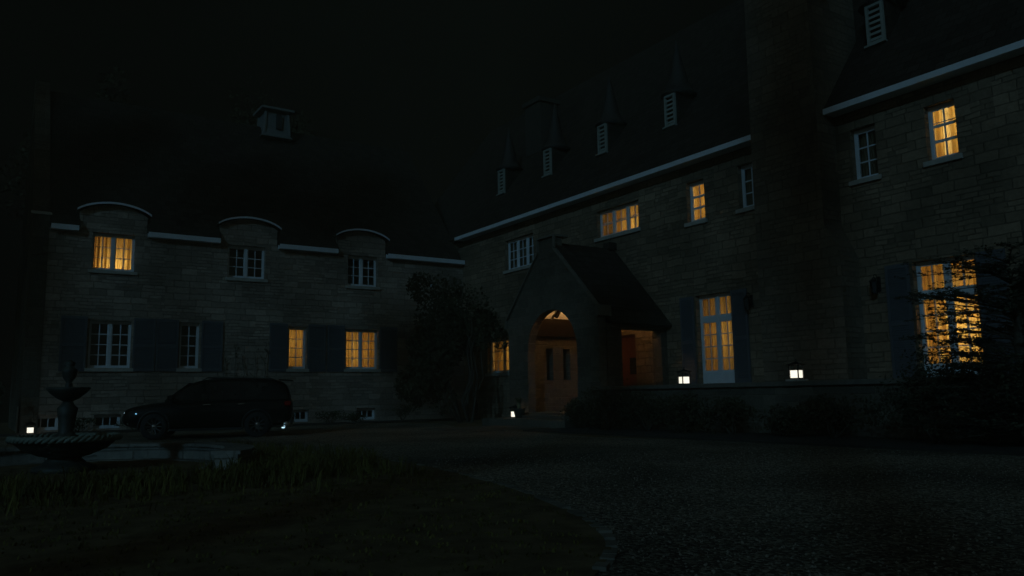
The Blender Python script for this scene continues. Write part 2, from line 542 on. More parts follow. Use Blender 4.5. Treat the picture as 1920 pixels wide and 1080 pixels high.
def curtain(P, u0, u1, z0, z1, w, mat, label, seed, gap=0.0, fold=0.135, amp=0.05, name="curtain"):
    r = random.Random(seed)
    mb = MB()
    ph = r.uniform(0, 6)
    nu = max(10, int((u1 - u0) / 0.014)); nz = 7
    fr = [r.uniform(0.7, 1.4) for _ in range(4)]
    vs = []
    uc = (u0 + u1) / 2
    for j in range(nz + 1):
        t = j / nz
        for i in range(nu + 1):
            s = i / nu
            u = u0 + (u1 - u0) * s
            a = 2 * math.pi * (u - u0) / fold
            wv = amp * (math.sin(a * fr[0] + ph) + 0.6 * math.sin(a * 0.53 * fr[1] + 1.3 * ph + 0.6 * t) + 0.35 * math.sin(a * 2.1 * fr[2] + t))
            vs.append(P(u, z0 + (z1 - z0) * t, w + wv))
    fs = []
    k = nu + 1
    for j in range(nz):
        for i in range(nu):
            fs.append((j * k + i, j * k + i + 1, (j + 1) * k + i + 1, (j + 1) * k + i))
    mb.add(vs, fs, True)
    o = mb.build(name, mat, None, loc=P(uc, z0, w))
    return tag(o, label, "curtain", "curtains in the windows")


LAMPS = []


def window(house, P, u0, u1, z0, z1, cases=1, cols=2, rows=3, thick=(), double=(), lit=0.0, dep=0.17, cur=None, sill=0.12, seed=1, label=None,
           name="window", tall_bottom=0.0, transom=None, lampu=0.5, lampz=0.5, lampd=1.0, gap=None, curm=None, vents=False):
    fr = MB()
    f = 0.055
    wf, wb = -dep, -dep - 0.07
    pbox(fr, P, u0, u0 + f, z0, z1, wf, wb); pbox(fr, P, u1 - f, u1, z0, z1, wf, wb)
    pbox(fr, P, u0 + f, u1 - f, z1 - f - .02, z1, wf, wb); pbox(fr, P, u0 + f, u1 - f, z0, z0 + f + 0.015 + tall_bottom, wf, wb)
    zb, zt = z0 + f + 0.015 + tall_bottom, z1 - f - .02
    mw = 0.10
    cw = (u1 - u0 - 2 * f - mw * (cases - 1)) / cases
    sp = [(zb, zt, rows)]
    if transom:
        zc = z0 + transom * (z1 - z0)
        pbox(fr, P, u0 + f, u1 - f, zc - 0.09, zc + 0.06, wf, wb)
        sp = [(zb, zc - 0.09, rows), (zc + 0.06, zt, 1)]
    for c in range(cases):
        a = u0 + f + c * (cw + mw)
        if c: pbox(fr, P, a - mw, a, zb, zt, wf + 0.01, wb)
        st = 0.035
        for (sa, sb, rw) in sp:
            # sash stiles and rails
            pbox(fr, P, a, a + st, sa, sb, wf - 0.015, wb + 0.01); pbox(fr, P, a + cw - st, a + cw, sa, sb, wf - 0.015, wb + 0.01)
            pbox(fr, P, a + st, a + cw - st, sa, sa + st, wf - 0.015, wb + 0.01); pbox(fr, P, a + st, a + cw - st, sb - st, sb, wf - 0.015, wb + 0.01)
            ia, ib, ja, jb = a + st, a + cw - st, sa + st, sb - st
            for k in range(1, cols):
                x = ia + (ib - ia) * k / cols
                pbox(fr, P, x - 0.016, x + 0.016, ja, jb, wf - 0.024, wb + 0.022)
            for k in range(1, rw):
                y = ja + (jb - ja) * k / rw
                t = 0.034 if k in thick else 0.016
                pbox(fr, P, ia, ib, y - t, y + t, wf - 0.022, wb + 0.02)
                if k in double:
                    pbox(fr, P, ia, ib, y + t + 0.035, y + t + 0.052, wf - 0.022, wb + 0.02)
    if vents:
        for k in (-1, 0, 1):
            pass
    fo = fr.build(name, WHITE, house, bevel=0.0)
    if label: fo["label"] = label
    pn = MB()
    pbox(pn, P, u0 + f, u1 - f, zb, zt, wf - 0.038, wf - 0.042)
    pn.build("pane", GLASS, fo)
    if sill:
        s = MB()
        pbox(s, P, u0 - 0.09, u1 + 0.09, z0 - sill, z0, 0.075, 0.002)
        pbox(s, P, u0 + .001, u1 - .001, z0 - 0.002, z0 + 0.012, 0.0, -dep)
        s.build("sill", SILL, fo, bevel=0.008)
    # the room behind
    rm = MB()
    d0, d1 = -0.3, -1.75
    A, B, C, D = u0 - 0.35, u1 + 0.35, z0 - 0.3, z1 + 0.3
    q = lambda *p: rm.add([P(*x) for x in p], [(0, 1, 2, 3)])
    q((A, C, d1), (B, C, d1), (B, D, d1), (A, D, d1))
    q((A, C, d0), (A, C, d1), (A, D, d1), (A, D, d0)); q((B, C, d0), (B, C, d1), (B, D, d1), (B, D, d0))
    q((A, C, d0), (B, C, d0), (B, C, d1), (A, C, d1)); q((A, D, d0), (B, D, d0), (B, D, d1), (A, D, d1))
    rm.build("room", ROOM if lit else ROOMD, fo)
    if lit:
        LAMPS.append((P(u0 + (u1 - u0) * lampu, z0 + (z1 - z0) * lampz, -0.4 - lampd * 0.75), lit * (0.35 + 0.65 * lampd)))
    if cur:
        cz0 = z0 + 0.02
        if gap:
            for k, (ga, gb) in enumerate(gap):
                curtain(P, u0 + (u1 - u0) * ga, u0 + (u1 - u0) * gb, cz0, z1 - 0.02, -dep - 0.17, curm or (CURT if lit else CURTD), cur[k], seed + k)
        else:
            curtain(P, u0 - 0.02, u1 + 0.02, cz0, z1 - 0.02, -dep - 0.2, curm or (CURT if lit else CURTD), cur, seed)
    return fo


def shutter(house, P, u0, u1, z0, z1, label=None):
    s = MB()
    w0, w1 = 0.02, 0.06
    st = 0.07
    pbox(s, P, u0, u0 + st, z0, z1, w0, w1); pbox(s, P, u1 - st, u1, z0, z1, w0, w1)
    zs = [z0, z0 + (z1 - z0) * 0.48, z1]
    for z in (z0, zs[1] - 0.05, z1 - 0.1):
        pbox(s, P, u0 + st, u1 - st, z, z + 0.1, w0, w1)
    for za, zb in ((z0 + 0.1, zs[1] - 0.05), (zs[1] + 0.05, z1 - 0.1)):
        k = int((zb - za) / 0.055)
        for i in range(k):
            z = za + (zb - za) * (i + 0.5) / k
            s.add([P(u0 + st, z - 0.02, w1 - 0.004), P(u1 - st, z - 0.02, w1 - 0.004), P(u1 - st, z + 0.034, w0 + 0.006), P(u0 + st, z + 0.034, w0 + 0.006),
                   P(u0 + st, z - 0.026, w1 - 0.010), P(u1 - st, z - 0.026, w1 - 0.010), P(u1 - st, z + 0.028, w0 + 0.001), P(u0 + st, z + 0.028, w0 + 0.001)],
                  [(0, 1, 2, 3), (7, 6, 5, 4), (0, 4, 5, 1), (2, 6, 7, 3)])
    o = s.build("shutter", SHUT, house)
    if label: o["label"] = label
    return o


# ------------------------------------------------------------------ main house
house = thing("main_house", "tall stone house with steep slate roof, pointed louvred dormers and stout chimney", "house", (18.1, 17, 0))
WM = dict(w1=(8.83, 9.53, 6.21, 7.53), w2=(10.77, 11.45, 6.20, 7.53), w3=(14.38, 15.09, 6.22, 7.52), w4=(16.40, 17.13, 6.20, 7.48),
          w5=(19.32, 21.50, 6.47, 7.45), w6=(25.42, 27.49, 6.14, 7.42), d1=(15.60, 16.96, 1.20, 3.90), d2=(8.72, 10.13, 1.20, 3.93), lw=(26.9, 29.0, 1.93, 3.35), rd=(19.72, 21.25, 0.42, 2.95))
wl = MB()
wall_faces(wl, PM, 0.0, 37.0, -0.3, 8.0, list(WM.values()))
wl.build("wall", STONE, house)
window(house, PM, *WM['w1'], rows=3, thick=(1, 2), double=(2,), lit=30, cur=("cream curtain at the left of the uppermost right lit sash window", "cream curtain at the right of the uppermost right lit sash window"),
       gap=((0.02, 0.42), (0.62, 0.99)), seed=3, lampu=0.6, lampz=0.8, label="lit sash window with thick white rails")
window(house, PM, *WM['w2'], rows=3, seed=5, label="unlit six pane window beside the chimney", cur="dim brown curtain in the unlit window right of the chimney")
window(house, PM, *WM['w3'], rows=3, seed=6, label="unlit six pane window half hidden by the chimney", cur="dim brown curtain in the unlit window partly behind the chimney")
window(house, PM, *WM['w4'], rows=3, thick=(1, 2), lit=22, cur="glowing curtain in the narrow lit sash window left of the chimney", seed=8, lampz=0.6, label="narrow lit sash window")
window(house, PM, *WM['w5'], cases=3, cols=2, rows=2, double=(1,), lit=24, cur="glowing curtain across the lit triple casement above the porch roof", seed=9, lampu=0.42, lampz=0.15, lampd=0.7, label="lit triple casement window")
window(house, PM, *WM['w6'], cases=3, cols=2, rows=3, seed=10, label="unlit triple casement window partly behind the porch gable", cur="dim brown curtain in the unlit triple casement by the porch gable")
window(house, PM, *WM['d1'], cases=2, cols=2, rows=4, lit=15, cur="glowing curtain behind the narrow french door between terrace lanterns", seed=12, name="french_door", tall_bottom=0.32, transom=0.735, sill=0, lampz=0.55, label="french door with lit curtains")
window(house, PM, *WM['d2'], cases=2, cols=2, rows=4, lit=60, cur="bright glowing curtain behind the french door screened by the conifer", seed=13, name="french_door", tall_bottom=0.25, transom=0.72, sill=0, lampz=0.4, label="brightly lit french door behind branches")
window(house, PM, *WM['lw'], cases=2, cols=2, rows=3, lit=16, cur="glowing curtain in the ground floor window left of the porch", seed=14, lampz=0.5, label="lit ground floor window behind leaves")
# shutters beside the doors
shutter(house, PM, 17.02, 17.58, 1.22, 3.9); shutter(house, PM, 14.98, 15.55, 1.22, 3.9)
shutter(house, PM, 10.19, 10.78, 1.22, 3.93); shutter(house, PM, 8.06, 8.66, 1.22, 3.93)
# front door
rd = MB()
a, b, c, d = WM['rd']
pbox(rd, PM, a, a + .08, c, d, -.1, -.2); pbox(rd, PM, b - .08, b, c, d, -.1, -.2); pbox(rd, PM, a + .08, b - .08, d - .1, d, -.1, -.2)
pbox(rd, PM, a + .08, b - .08, c, d - .1, -.15, -.2)
for (p0, p1, q0, q1) in ((a + .14, a + .72, c + .15, c + 1.0), (a + .82, b - .14, c + .15, c + 1.0)):
    pbox(rd, PM, p0, p1, q0, q1, -.135, -.15)
rdo = rd.build("front_door", REDD, house)
dw = MB(); pbox(dw, PM, a + .14, a + .46, c + 1.2, c + 1.75, -.142, -.152); dw.build("pane", plain("dark pane", (0.01, 0.012, 0.014), 0.08, 0.1, 5, 0), rdo)
hd = MB(); hd.tube([PM(a + .6, c + 1.05, -.1), PM(a + .6, c + 1.05, -.15)], 0.03, 10); hd.build("handle", IRON, rdo)
# gutter and soffit
gu = MB(); gu.box(17.63, 14.0, 7.98, 17.69, 30.95, 8.13); gu.box(17.69, 14.0, 8.0, 18.12, 30.95, 8.03)
gu.build("gutter", WHITE, house)
gu = MB(); gu.box(17.63, 0.0, 7.98, 17.69, 11.86, 8.13); gu.box(17.69, 0.0, 8.0, 18.12, 11.86, 8.03)
gu.build("gutter", WHITE, house)
# roof
SL = 1.3
XE, ZE = 17.66, 8.13
XR = 23.8; ZR = ZE + SL * (XR - XE)
rf = MB(); rf.prism([(XE, ZE), (XR, ZR), (2 * XR - XE, ZE), (2 * XR - XE, ZE - .06), (XE, ZE - 0.06)], 'y', -0.5, 37.5)
roof = rf.build("roof", SLATE, house)
bk = MB(); bk.box(29.2, 0.0, -0.3, 29.5, 37.0, 8.05); bk.box(18.4, 36.7, -.3, 29.2, 37.0, 8.05); bk.box(18.4, 0.0, -.3, 29.2, 0.3, 8.05)
bk.build("rear_wall", STONE, house)
# louvred dormers with pointed hoods
XL = 19.03; ZL = 9.93
for yc in (11.07, 18.55, 22.10, 25.58, 29.08):
    hw = 0.24
    dm = MB(); dm.box(XL + .03, yc - hw - .06, ZL - 0.2, XL + 1.3, yc + hw + .06, ZL + 1.14)
    do = dm.build("dormer", SLATE, house)
    lv = MB()
    x0, x1 = XL - 0.06, XL + 0.03
    lv.box(x0, yc - hw, ZL, x1, yc - hw + .07, ZL + 1.1); lv.box(x0, yc + hw - .07, ZL, x1, yc + hw, ZL + 1.1)
    lv.box(x0, yc - hw + .07, ZL, x1, yc + hw - .07, ZL + .08); lv.box(x0, yc - hw + .07, ZL + 1.03, x1, yc + hw - .07, ZL + 1.1)
    for k in range(6):
        z = ZL + .12 + k * .152
        lv.add([(x0 + .01, yc - hw + .07, z), (x0 + .01, yc + hw - .07, z), (x1 - .005, yc + hw - .07, z + .09), (x1 - .005, yc - hw + .07, z + .09),
                (x0 + .01, yc - hw + .07, z - .02), (x0 + .01, yc + hw - .07, z - .02), (x1 - .005, yc + hw - .07, z + .07), (x1 - .005, yc - hw + .07, z + .07)],
               [(0, 1, 2, 3), (7, 6, 5, 4), (0, 4, 5, 1), (2, 6, 7, 3)])
    lv.box(x0 - .08, yc - hw - .05, ZL - .05, x1, yc + hw + .05, ZL - .002)
    lv.build("louvre", plain("grey white louvre paint", (0.30, 0.32, 0.28), 0.6, 0.1, 6, 0.05), do)
    hd = MB()
    prof = [(0.62, 1.16), (0.50, 1.24), (0.36, 1.6), (0.22, 2.2), (0.10, 2.8), (0.02, 3.15)]
    hd.lathe(prof, (XL + .42, yc, ZL), 12)
    hd.build("dormer_roof", plain("lead hood", (0.03, 0.024, 0.02), 0.7, 0.2, 6, 0.1), do)
# chimney
XC = 17.35
ch = MB()
pr = [(11.48, -0.2), (13.96, -0.2), (13.96, 4.3), (13.94, 8.0), (13.82, 16.8), (11.95, 16.8), (11.86, 8.0), (11.86, 5.1), (11.48, 4.25)]
ch.prism(pr, 'x', XC, 19.4)
cho = ch.build("chimney", STONE_CH, house)
cc = MB(); cc.box(XC - .12, 11.75, 16.8, 19.5, 14.05, 17.1); cc.build("chimney_cap", SILL, cho)
fl = MB(); fl.prism([(11.55, 11.35), (11.94, 11.35), (11.94, 11.8), (11.72, 11.8)], 'x', 17.5, 17.8)
fl.add([(17.5, 11.6, 11.8), (17.5, 11.94, 11.8), (18.3, 11.3, 12.2), (18.3, 11.94, 12.2), (17.5, 11.6, 11.84), (17.5, 11.94, 11.84), (18.3, 11.3, 12.24), (18.3, 11.94, 12.24)],
       [(0, 1, 3, 2), (4, 6, 7, 5), (0, 4, 5, 1), (0, 2, 6, 4), (1, 5, 7, 3), (2, 3, 7, 6)])
fl.build("chimney_flashing", plain("verdigris copper", (0.14, 0.22, 0.17), 0.6, 0.2, 8, 0.1), cho)
c2 = MB(); c2.box(20.6, 28.2, 11.0, 21.6, 29.4, 14.3); c2.box(20.5, 28.1, 14.3, 21.7, 29.5, 14.5)
c2.build("chimney", plain("dark chimney stone", (0.05, 0.04, 0.03), 0.9, 0.2, 6, 0.3), house)  # rear chimney in a darker stone colour

# ------------------------------------------------------------------ side wing
wing = thing("side_wing", "lower stone wing with arched wall dormers, blue shutters and white gutters", "house", (9, 31, 0))
WW = dict(a=(3.07, 4.46, 5.61, 6.94), b=(7.72, 9.14, 5.65, 6.92), c=(12.55, 13.90, 5.63, 6.92),
          l1=(3.12, 4.47, 2.17, 3.84), l2=(6.08, 6.78, 2.17, 3.86), l3=(10.12, 10.86, 2.17, 3.84), l4=(12.50, 13.95, 2.17, 3.82),
          b1=(1.55, 2.35, 0.1, 0.6), b2=(3.4, 4.24, 0.1, 0.58), b3=(10.2, 11.0, 0.1, 0.58), b4=(13.0, 13.86, 0.1, 0.58))
ww = MB()
wall_faces(ww, PW, 1.26, 18.1, -0.3, 7.0, list(WW.values()))
ww.box(1.26, 31.3, -0.3, 1.5, 41.0, 7.0); ww.box(1.5, 40.7, -.3, 18.1, 41, 7.0)
ww.build("wall", STONE_W, wing)
window(wing, PW, *WW['a'], cases=2, rows=3, lit=30, cur=("amber curtain in the left casement of the lit dormer", "brighter pale curtain in the right casement of the lit dormer"), gap=((0.0, 0.5), (0.5, 1.0)), seed=21, lampu=0.60, lampz=0.2, lampd=0.6, label="lit dormer casement")
window(wing, PW, *WW['b'], cases=2, rows=3, seed=22, label="unlit middle dormer casement")
window(wing, PW, *WW['c'], cases=2, rows=3, seed=23, label="unlit dormer casement nearest the main house")
window(wing, PW, *WW['l1'], cases=2, rows=4, seed=24, label="unlit ground floor casement by the fountain")
window(wing, PW, *WW['l2'], cases=1, rows=4, seed=25, label="narrow unlit ground floor casement")
window(wing, PW, *WW['l3'], cases=1, rows=4, lit=11, cur="glowing amber curtain in the narrow ground floor window above the car", seed=26, lampz=0.65, label="narrow lit ground floor casement")
window(wing, PW, *WW['l4'], cases=2, rows=4, lit=16, cur="glowing amber curtain in the wide ground floor window right of the car", seed=27, lampz=0.45, label="wide lit ground floor casement")
for k in ('b1', 'b2', 'b3', 'b4'):
    window(wing, PW, *WW[k], cases=1, cols=3, rows=1, sill=0, dep=0.16, seed=30, name="basement_window")
for u0, u1 in ((2.25, 3.05), (4.52, 5.24), (5.27, 6.03), (6.83, 7.6), (9.36, 10.07), (10.91, 11.64), (11.70, 12.45), (14.0, 14.8)):
    shutter(wing, PW, u0, u1, 2.06, 3.95)
for u0, u1 in ((1.78, 2.62), (4.84, 7.36), (9.62, 12.04), (14.28, 18.05)):
    gm = MB(); pbox(gm, PW, u0, u1, 6.90, 7.08, 0.20, 0.26); pbox(gm, PW, u0, u1, 6.90, 6.93, 0.003, 0.20)
    pbox(gm, PW, u0, u0 + .03, 6.93, 7.08, 0.003, 0.20); pbox(gm, PW, u1 - .03, u1, 6.93, 7.08, 0.003, 0.20)
    gm.build("gutter", WHITE, wing)
for u0, u1 in ((2.64, 4.82), (7.38, 9.58), (12.06, 14.25)):
    uc = (u0 + u1) / 2; h = (u1 - u0) / 2
    arc = [(uc + (h + .12) * math.sin(t), 7.66 + 0.33 * (math.cos(t * 1.0) - math.cos(1.0)) / (1 - math.cos(1.0))) for t in np.linspace(-1.0, 1.0, 15)]
    sx = (h) / ((h + .12) * math.sin(1.0))
    body = [(u0, 7.002)] + [(uc + (p - uc) * sx, q - 0.02) for p, q in arc] + [(u1, 7.002)]
    db = MB(); db.prism(body[::-1], 'y', 31.0, 33.2)
    do = db.build("dormer", STONE_W, wing)
    rfm = MB()
    s2 = (h + .1) / ((h + .12) * math.sin(1.0))
    pts = [(uc + (p - uc) * s2, q) for p, q in arc]
    rfm.prism([(p, q + 0.04) for p, q in pts] + [(p, q - 0.015) for p, q in pts[::-1]], 'y', 30.80, 33.4)
    rfm.build("dormer_roof", SLATE, do)
    ed = MB(); ed.prism([(p, q + 0.05) for p, q in pts] + [(p, q - 0.02) for p, q in pts[::-1]], 'y', 30.76, 30.797)
    ed.build("dormer_trim", WHITE, do)
# wing roof
YE, ZEW = 30.76, 7.08
YR = 36.2; SW = 1.2; ZRW = ZEW + SW * (YR - YE)
rf = MB()
YS = 31.45; ZS = ZEW + SW * (YS - YE)
rf.prism([(YS, ZS), (YR, ZRW), (2 * YR - YE, ZEW), (2 * YR - YE, ZEW - .06), (YS, ZS - .6)], 'x', 1.76, 17.9)
for u0, u1 in ((1.76, 2.66), (4.80, 7.40), (9.56, 12.08), (14.23, 17.9)):
    rf.prism([(YE, ZEW), (YS, ZS), (YS, ZS - .07), (YE, ZEW - .06)], 'x', u0, u1)
# dormers interrupt the eave line: the roof starts behind their fronts
wroof = rf.build("roof", SLATE, wing)
gb = MB(); gb.prism([(30.98, -0.2), (30.98, 7.36), (31.15, 7.44), (YR, ZRW + .35), (2 * YR - 31.15, 7.44), (2 * YR - 31.0, -0.2)], 'x', 1.24, 1.745)
gb.build("gable_wall", STONE_PO, wing)
cp = MB(); cp.add([(1.18, 30.9, 7.38), (1.80, 30.9, 7.38), (1.80, 31.2, 7.50), (1.18, 31.2, 7.50), (1.18, 30.9, 7.43), (1.80, 30.9, 7.43), (1.80, 31.2, 7.55), (1.18, 31.2, 7.55)],
                  [(0, 3, 2, 1), (4, 5, 6, 7), (0, 1, 5, 4), (1, 2, 6, 5), (2, 3, 7, 6), (3, 0, 4, 7)])
cp.build("kneeler", SILL, wing)
# cupola on the ridge
cu = MB()
cx, cy = 10.82, 36.0
cu.lathe([(1.02, -0.16), (0.84, 0.02), (0.76, 0.24), (0.72, 1.05)], (cx, cy, 13.1), 4, a0=R(45))
cuo = cu.build("cupola", plain("weathered white board", (0.15, 0.16, 0.155), 0.7, 0.15, 5, 0.1), wing)
cr = MB(); cr.lathe([(0.74, 1.052), (1.06, 1.14), (1.06, 1.24), (0.05, 1.5)], (cx, cy, 13.1), 4, a0=R(45)); cr.build("cupola_roof", plain("weathered cornice board", (0.17, 0.18, 0.17), 0.7, 0.15, 5, 0.1), cuo)
cl = MB(); cl.box(cx - .04, cy - .64, 13.36, cx + .2, cy - .5, 14.05)
cl.build("louvre", plain("cupola shade opening", (0.03, 0.03, 0.03), 0.8, 0.1, 5, 0), cuo)
CBD = plain("corner board paint", (0.19, 0.20, 0.19), 0.7, 0.1, 5, 0.1)
for sx in (-1, 1):
    for sy in (-1, 1):
        cb = MB()
        cb.bar((cx + sx * .58, cy + sy * .58, 13.12), (cx + sx * .52, cy + sy * .52, 14.14), 0.09)
        cb.build("corner_board", CBD, cuo)

# ------------------------------------------------------------------ porch
porch = thing("stone_porch", "gabled stone entrance porch with round arch and warm light inside", "porch", (15.2, 20.6, 0))
Y0, Y1, YC = 18.15, 22.95, 20.62
AX, AR, AZ = 20.5, 1.32, 2.38


def gable(y):
    if 20.2 <= y <= 21.05: return 6.06
    if y < 20.2: return 3.55 + (y - Y0) / (20.2 - Y0) * (5.62 - 3.55)
    return 3.55 + (Y1 - y) / (Y1 - 21.05) * (5.62 - 3.55)


def arch(y):
    d = abs(y - AX)
    if d >= AR: return None
    return AZ + math.sqrt(max(0, AR * AR - d * d))


ys = sorted({Y0, Y1, 20.2, 21.05, 20.1999, 21.0501, AX - AR, AX + AR, *[AX + AR * math.sin(t) for t in np.linspace(-math.pi / 2, math.pi / 2, 25)], *np.linspace(Y0, Y1, 13)})
fx0, fx1 = 15.2, 15.5
pw = MB()
for ya, yb in zip(ys[:-1], ys[1:]):
    if yb - ya < 1e-6: continue
    ym = (ya + yb) / 2
    e = 1e-5
    inside = arch(ym) is not None
    ba = (arch(ya + e) or AZ) if inside else -0.1
    bb = (arch(yb - e) or AZ) if inside else -0.1
    ta, tb = gable(ya + e), gable(yb - e)
    for x in (fx0, fx1):
        pw.add([(x, ya, ba), (x, yb, bb), (x, yb, tb), (x, ya, ta)], [(0, 1, 2, 3)])
    pw.add([(fx0, ya, ta), (fx0, yb, tb), (fx1, yb, tb), (fx1, ya, ta)], [(0, 1, 2, 3)])
    if inside: pw.add([(fx0, ya, ba), (fx0, yb, bb), (fx1, yb, bb), (fx1, ya, ba)], [(0, 1, 2, 3)])
for y in (Y0, Y1): pw.add([(fx0, y, -.1), (fx1, y, -.1), (fx1, y, 3.55), (fx0, y, 3.55)], [(0, 1, 2, 3)])
for y in (AX - AR, AX + AR): pw.add([(fx0, y, -.1), (fx1, y, -.1), (fx1, y, AZ), (fx0, y, AZ)], [(0, 1, 2, 3)])
for y in (20.2, 21.05): pw.add([(fx0, y, 5.6), (fx1, y, 5.6), (fx1, y, 6.06), (fx0, y, 6.06)], [(0, 1, 2, 3)])
pw.build("front_wall", STONE_PO, porch)
# side walls
def PR(u, z, w): return (u, Y0 + .1 - w, z)     # right side, facing -Y
def PL(u, z, w): return (u, 22.9 + w, z)        # left side, facing +Y
sw = MB(); wall_faces(sw, PR, 15.62, 18.1, -0.1, 3.1, [(16.2, 17.85, 0.42, 2.95)], 0.4); sw.build("side_wall", STONE_PO, porch)
sw = MB(); wall_faces(sw, PL, 15.62, 18.1, -0.1, 3.0, [(16.46, 16.76, 1.5, 2.6), (17.2, 17.52, 1.5, 2.6)], 0.4); sw.build("side_wall", STONE_PO, porch)
bm_ = MB(); bm_.box(15.62, 22.32, 3.002, 18.1, 22.6, 3.62); bm_.box(15.62, 18.45, 3.102, 18.1, 18.65, 3.62)
bm_.bar((16.78, 22.3, 3.68), (16.78, 20.62, 5.42), 0.09, 0.10); bm_.bar((16.78, 18.94, 3.68), (16.78, 20.62, 5.42), 0.09, 0.10)
bm_.build("beam", DARKW, porch)
cl = MB()
for sgn in (-1, 1):
    y0_, y1_ = YC + sgn * 1.95, YC
    cl.add([(15.63, y0_, 3.56), (18.09, y0_, 3.56), (18.09, y1_, 5.55), (15.63, y1_, 5.55)], [(0, 1, 2, 3)])
cl.build("ceiling", CEIL, porch)
pf = MB(); pf.box(15.2, 18.55, -0.1, 18.1, 22.5, 0.42); pf.build("floor", PAVE, porch)
ps = MB(); ps.box(14.1, 18.45, -.1, 15.197, 23.0, 0.26); ps.box(14.75, 19.3, .262, 15.195, 21.7, 0.36); ps.build("step", PAVE, porch, bevel=0.012)
pr_ = MB()
for sgn in (-1, 1):
    e = YC + sgn * 2.62
    pr_.add([(15.63, e, 3.12), (18.09, e, 3.12), (18.09, YC, 5.95), (15.63, YC, 5.95), (15.63, e, 3.04), (18.09, e, 3.04), (18.09, YC, 5.8), (15.63, YC, 5.8)],
            [(0, 1, 2, 3), (7, 6, 5, 4), (0, 4, 5, 1), (1, 5, 6, 2), (2, 6, 7, 3), (3, 7, 4, 0)])
for ya, yb in ((18.10, 20.19), (23.0, 21.06)):  # dark slate strips over the parapet stand in for shade on the coping
    pr_.add([(15.26, ya, 3.63), (15.72, ya, 3.63), (15.72, yb, 5.70), (15.26, yb, 5.70), (15.26, ya, 3.70), (15.72, ya, 3.70), (15.72, yb, 5.77), (15.26, yb, 5.77)],
            [(0, 3, 2, 1), (4, 5, 6, 7), (0, 1, 5, 4), (1, 2, 6, 5), (2, 3, 7, 6), (3, 0, 4, 7)])
pr_.box(17.75, YC - .16, 5.9, 18.08, YC + .16, 6.15)
pr_.build("roof", SLATE, porch)
cop = MB()
for ya, yb, s in ((Y0 - .04, 20.2, 1), (Y1 + .04, 21.05, -1)):
    cop.add([(15.12, ya, 3.555), (15.70, ya, 3.555), (15.70, yb, 5.625), (15.12, yb, 5.625), (15.12, ya, 3.62), (15.70, ya, 3.62), (15.70, yb, 5.69), (15.12, yb, 5.69)],
            [(0, 3, 2, 1), (4, 5, 6, 7), (0, 1, 5, 4), (1, 2, 6, 5), (2, 3, 7, 6), (3, 0, 4, 7)])
cop.box(15.12, 20.14, 6.063, 15.72, 21.11, 6.13)
cop.box(15.12, 20.13, 5.70, 15.197, 20.198, 6.062); cop.box(15.12, 21.053, 5.70, 15.197, 21.11, 6.062)
cop.box(15.12, Y0 - .12, 3.3, 15.64, Y0 - .003, 3.553); cop.box(15.12, Y1 + .003, 3.3, 15.64, Y1 + .12, 3.553)
cop.build("coping", plain("porch coping", (0.15, 0.13, 0.10), 0.85, 0.2, 6, 0.3), porch)
# the pendant under the porch ridge
pen = thing("pendant_lamp", "small lit pendant lamp hanging inside the porch", "lamp", (16.9, 20.62, 4.1))
pm_ = MB(); pm_.lathe([(0.03, 0), (0.09, 0.03), (0.10, 0.16), (0.04, 0.22)], (16.9, 20.62, 4.1), 14); pm_.build("bulb", glow("pendant bulb", (1, .63, .27), 260.0), pen)
pm_ = MB(); pm_.tube([(16.9, 20.62, 4.33), (16.9, 20.62, 5.5)], 0.008, 6); pm_.lathe([(0.27, -0.03), (0.26, -0.012), (0.02, -0.01)], (16.9, 20.62, 4.1), 14); pm_.build("shade", IRON, pen)

# ------------------------------------------------------------------ terrace
ter = thing("terrace", "raised stone terrace with plain coping along the main house", "terrace", (15, 10, 0))
t = MB(); t.box(14.98, 2.0, -0.2, 18.095, 18.1, 1.09); t.build("retaining_wall", STONE_PO, ter)
t = MB(); t.box(14.9, 2.0, 1.092, 15.45, 18.3, 1.2); t.build("coping", plain("terrace coping", (0.14, 0.12, 0.095), 0.85, 0.25, 6, 0.3), ter, bevel=0.015)
t = MB(); t.box(15.452, 2.0, 1.092, 18.095, 18.1, 1.19); t.build("paving", PAVE, ter)
blk = MB(); blk.box(15.47, 11.5, 1.2, 15.83, 11.86, 1.25)
tag(blk.build("stone_block", SILL, None, loc=(15.65, 11.68, 1.2), bevel=0.01), "thin stone block under the terrace lantern by the chimney", "block")

# ------------------------------------------------------------------ lanterns
LG = "lit candle lanterns on the ground and terrace"


